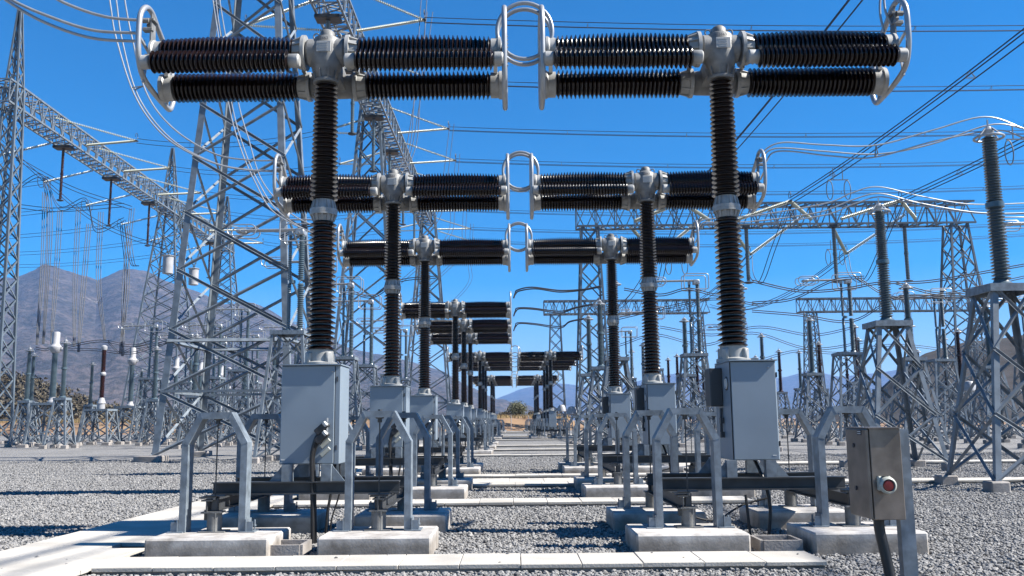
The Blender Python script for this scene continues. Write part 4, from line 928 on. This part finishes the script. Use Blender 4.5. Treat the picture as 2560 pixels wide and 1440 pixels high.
def crown(mb, c, rx, rz, n, s):
    for _ in range(n):
        while True:
            p = Vector((random.uniform(-1, 1), random.uniform(-1, 1), random.uniform(-1, 1)))
            if .25 < p.length < 1: break
        p = Vector((p.x*rx, p.y*rx, p.z*rz))+Vector(c); q = Quaternion((random.gauss(0, 1), random.gauss(0, 1), random.gauss(0, 1), random.gauss(0, 1))).normalized(); k = s*random.uniform(.5, 1.3)
        mb.add([p+q @ Vector(v) for v in ((-k, 0, 0), (0, -k*.5, 0), (k, 0, 0), (0, k*.5, 0))], [(0, 1, 2, 3)])
def tree(loc, h, wdt, label, m='leaf_green', n=1500, name='bush_tree', s=.2, lobes=6):
    o = thing(name, loc, label, 'tree'); b = MB(); b.tube([(0, 0, -.3), (.1, 0, h*.3), (.05, .1, h*.6)], [h*.05, h*.035, h*.015], 8)
    for k in range(4): t = k*1.7; b.tube([(.05, 0, h*.25), (math.cos(t)*wdt*.25, math.sin(t)*wdt*.25, h*.55)], [h*.025, h*.01], 6)
    b.build('trunk', 'bark', o); b = MB()
    for k in range(lobes):
        t = random.uniform(0, 6.28); rr = random.uniform(.0, .34)*wdt; crown(b, (math.cos(t)*rr, math.sin(t)*rr, h*random.uniform(.28, .68)*(1.1-rr/wdt)), wdt*random.uniform(.17, .27), h*random.uniform(.24, .34), n//lobes, s)
    b.build('crown', m, o); return o
p = at(1297, 1045, 188); tree((p.x, 188, 2.1), 4.6, 7.0, 'round grey-green bush tree at the far end of the aisle', n=4200, s=.16, lobes=11)
for i, (px, d, h, wd) in enumerate(((1256, 160, 1.9, 3.6), (1225, 158, 1.6, 3), (1345, 160, 2.2, 4), (1385, 158, 2.8, 5), (1440, 160, 2.6, 5), (1560, 162, 3.8, 6), (1610, 165, 3.0, 5))):
    d += 26; p = at(px, 1045, d); tree((p.x, d, 2.1 if px < 1500 else .7), h, wd, 'low dry shrub beyond the aisle end, %s from the left' % ORD[[1, 0, 2, 3, 4, 5, 6][i]], 'leaf_dry', 700, 'shrub', .15, 4)
b = MB(); hv = [v.co.copy() for v in bpy.data.objects['scrub_hill'].data.vertices if v.co.z > -1 and v.co.length < 345]
for _ in range(3600):
    v = random.choice(hv); k = random.uniform(.8, 2.2); crown(b, (v.x+random.uniform(-3, 3), v.y+random.uniform(-3, 3), v.z+k*.45), k*1.15, k*.8, 24, .5)
o = b.build('hillside_scrub', 'leaf_dry'); prop(o, 'dark dry scrub covering the low hillside at the left', 'scrub', kind='stuff')
for i, (px, d) in enumerate(((1278, 147), (1180, 147), (1322, 147), (1230, 147), (1370, 147))):
    p = at(px, 1080, d); b = MB(); b.lathe([(.06, -.2), (.06, 2.3), (.03, 2.34)], 8); b.bar((0, 0, 2.0), (.0, .3, 2.5), .05); o = b.build('fence_post', 'white_paint', loc=(p.x, d, 0)); prop(o, 'thin pale fence post at the aisle end, %s from the left' % ORD[[2, 0, 3, 1, 4][i]], 'fence post', 'fence posts at the end of the yard')

# ================================================================ GRAVEL STONES (loose stones near the camera)
def gravel_points():
    pts = []
    for (y0, y1, dens) in ((7.6, 12, 620), (12, 17, 520), (17, 24, 360), (24, 31, 220), (31, 42, 110)):
        wm = .64*y1+.5; n = int((y1-y0)*2*wm*dens); x = rng.uniform(-wm, wm, n); y = rng.uniform(y0, y1, n)
        keep = np.abs(x) < .63*y+.4
        for (a, b_, c, d) in RECTS: keep &= ~((x > a+.01) & (x < b_-.01) & (y > c+.01) & (y < d-.01))
        x, y = x[keep], y[keep]; pts.append(np.stack([x, y, rng.uniform(-.006, .022, len(x))], 1))
    return np.concatenate(pts)
def stray():
    n = 26; x = rng.uniform(-6.3, 3.3, n); y = rng.uniform(9.3, 11.1, n); k = ((y > D0-3.15) & (y < D0-2.42) & (x > -4.6)) | ((x < -4.8) & (y < 11.5))
    return np.stack([x[k], y[k], np.full(k.sum(), .10)], 1)
P = np.concatenate([gravel_points(), stray()])
sc = bpy.data.collections.new('stone_shapes')
for k in range(6):
    vs = [Vector((rng.normal(), rng.normal(), rng.normal())).normalized() for _ in range(12)]
    import bmesh
    bm = bmesh.new(); bmesh.ops.create_icosphere(bm, subdivisions=1, radius=1)
    for v in bm.verts: v.co = Vector((v.co.x*random.uniform(.75, 1.15), v.co.y*random.uniform(.6, 1.0), v.co.z*random.uniform(.45, .8)))
    me = bpy.data.meshes.new('stone'); bm.to_mesh(me); bm.free(); me.materials.append(M['stone'])
    so_ = bpy.data.objects.new('stone', me); sc.objects.link(so_)
me = bpy.data.meshes.new('gravel_stones'); me.vertices.add(len(P)); me.vertices.foreach_set('co', P.ravel().astype(np.float32)); me.update()
go = bpy.data.objects.new('gravel_stones', me); COL.objects.link(go); prop(go, 'loose grey crushed stones covering the yard floor', 'gravel', kind='stuff')
ng = bpy.data.node_groups.new('scatter_stones', 'GeometryNodeTree'); ng.interface.new_socket('Geometry', in_out='INPUT', socket_type='NodeSocketGeometry'); ng.interface.new_socket('Geometry', in_out='OUTPUT', socket_type='NodeSocketGeometry')
N = ng.nodes; gi = N.new('NodeGroupInput'); g_o = N.new('NodeGroupOutput'); m2p = N.new('GeometryNodeMeshToPoints'); iop = N.new('GeometryNodeInstanceOnPoints'); ci = N.new('GeometryNodeCollectionInfo'); ci.inputs['Collection'].default_value = sc; ci.inputs['Separate Children'].default_value = True; ci.inputs['Reset Children'].default_value = True
rr = N.new('FunctionNodeRandomValue'); rr.data_type = 'FLOAT_VECTOR'; rr.inputs['Min'].default_value = (-.5, -.5, 0); rr.inputs['Max'].default_value = (.5, .5, 6.28)
rs = N.new('FunctionNodeRandomValue'); rs.data_type = 'FLOAT'; rs.inputs[2].default_value = .014; rs.inputs[3].default_value = .035
iop.inputs['Pick Instance'].default_value = True
lk = ng.links.new; lk(gi.outputs[0], m2p.inputs['Mesh']); lk(m2p.outputs[0], iop.inputs['Points']); lk(ci.outputs[0], iop.inputs['Instance']); lk(rr.outputs[0], iop.inputs['Rotation']); lk(rs.outputs[1], iop.inputs['Scale']); lk(iop.outputs[0], g_o.inputs[0])
md = go.modifiers.new('scatter', 'NODES'); md.node_group = ng

# ================================================================ HAZE
HAZE = True
if HAZE:
    b = MB(); b.box((0, 4300, 450-3), (19000, 10400, 906)); o = b.build('haze', 'concrete'); prop(o, 'thin blue air haze over the whole yard and valley', 'haze', kind='stuff')
    m = bpy.data.materials.new('haze'); m.use_nodes = True; n = m.node_tree; n.nodes.clear(); ou = n.nodes.new('ShaderNodeOutputMaterial'); pv = n.nodes.new('ShaderNodeVolumePrincipled')
    pv.inputs['Color'].default_value = (.22, .48, 1, 1); pv.inputs['Density'].default_value = .000085; pv.inputs['Anisotropy'].default_value = 0; n.links.new(pv.outputs[0], ou.inputs['Volume'])
    o.data.materials.clear(); o.data.materials.append(m)
for o in bpy.data.objects:
    if 'used' in o: del o['used']
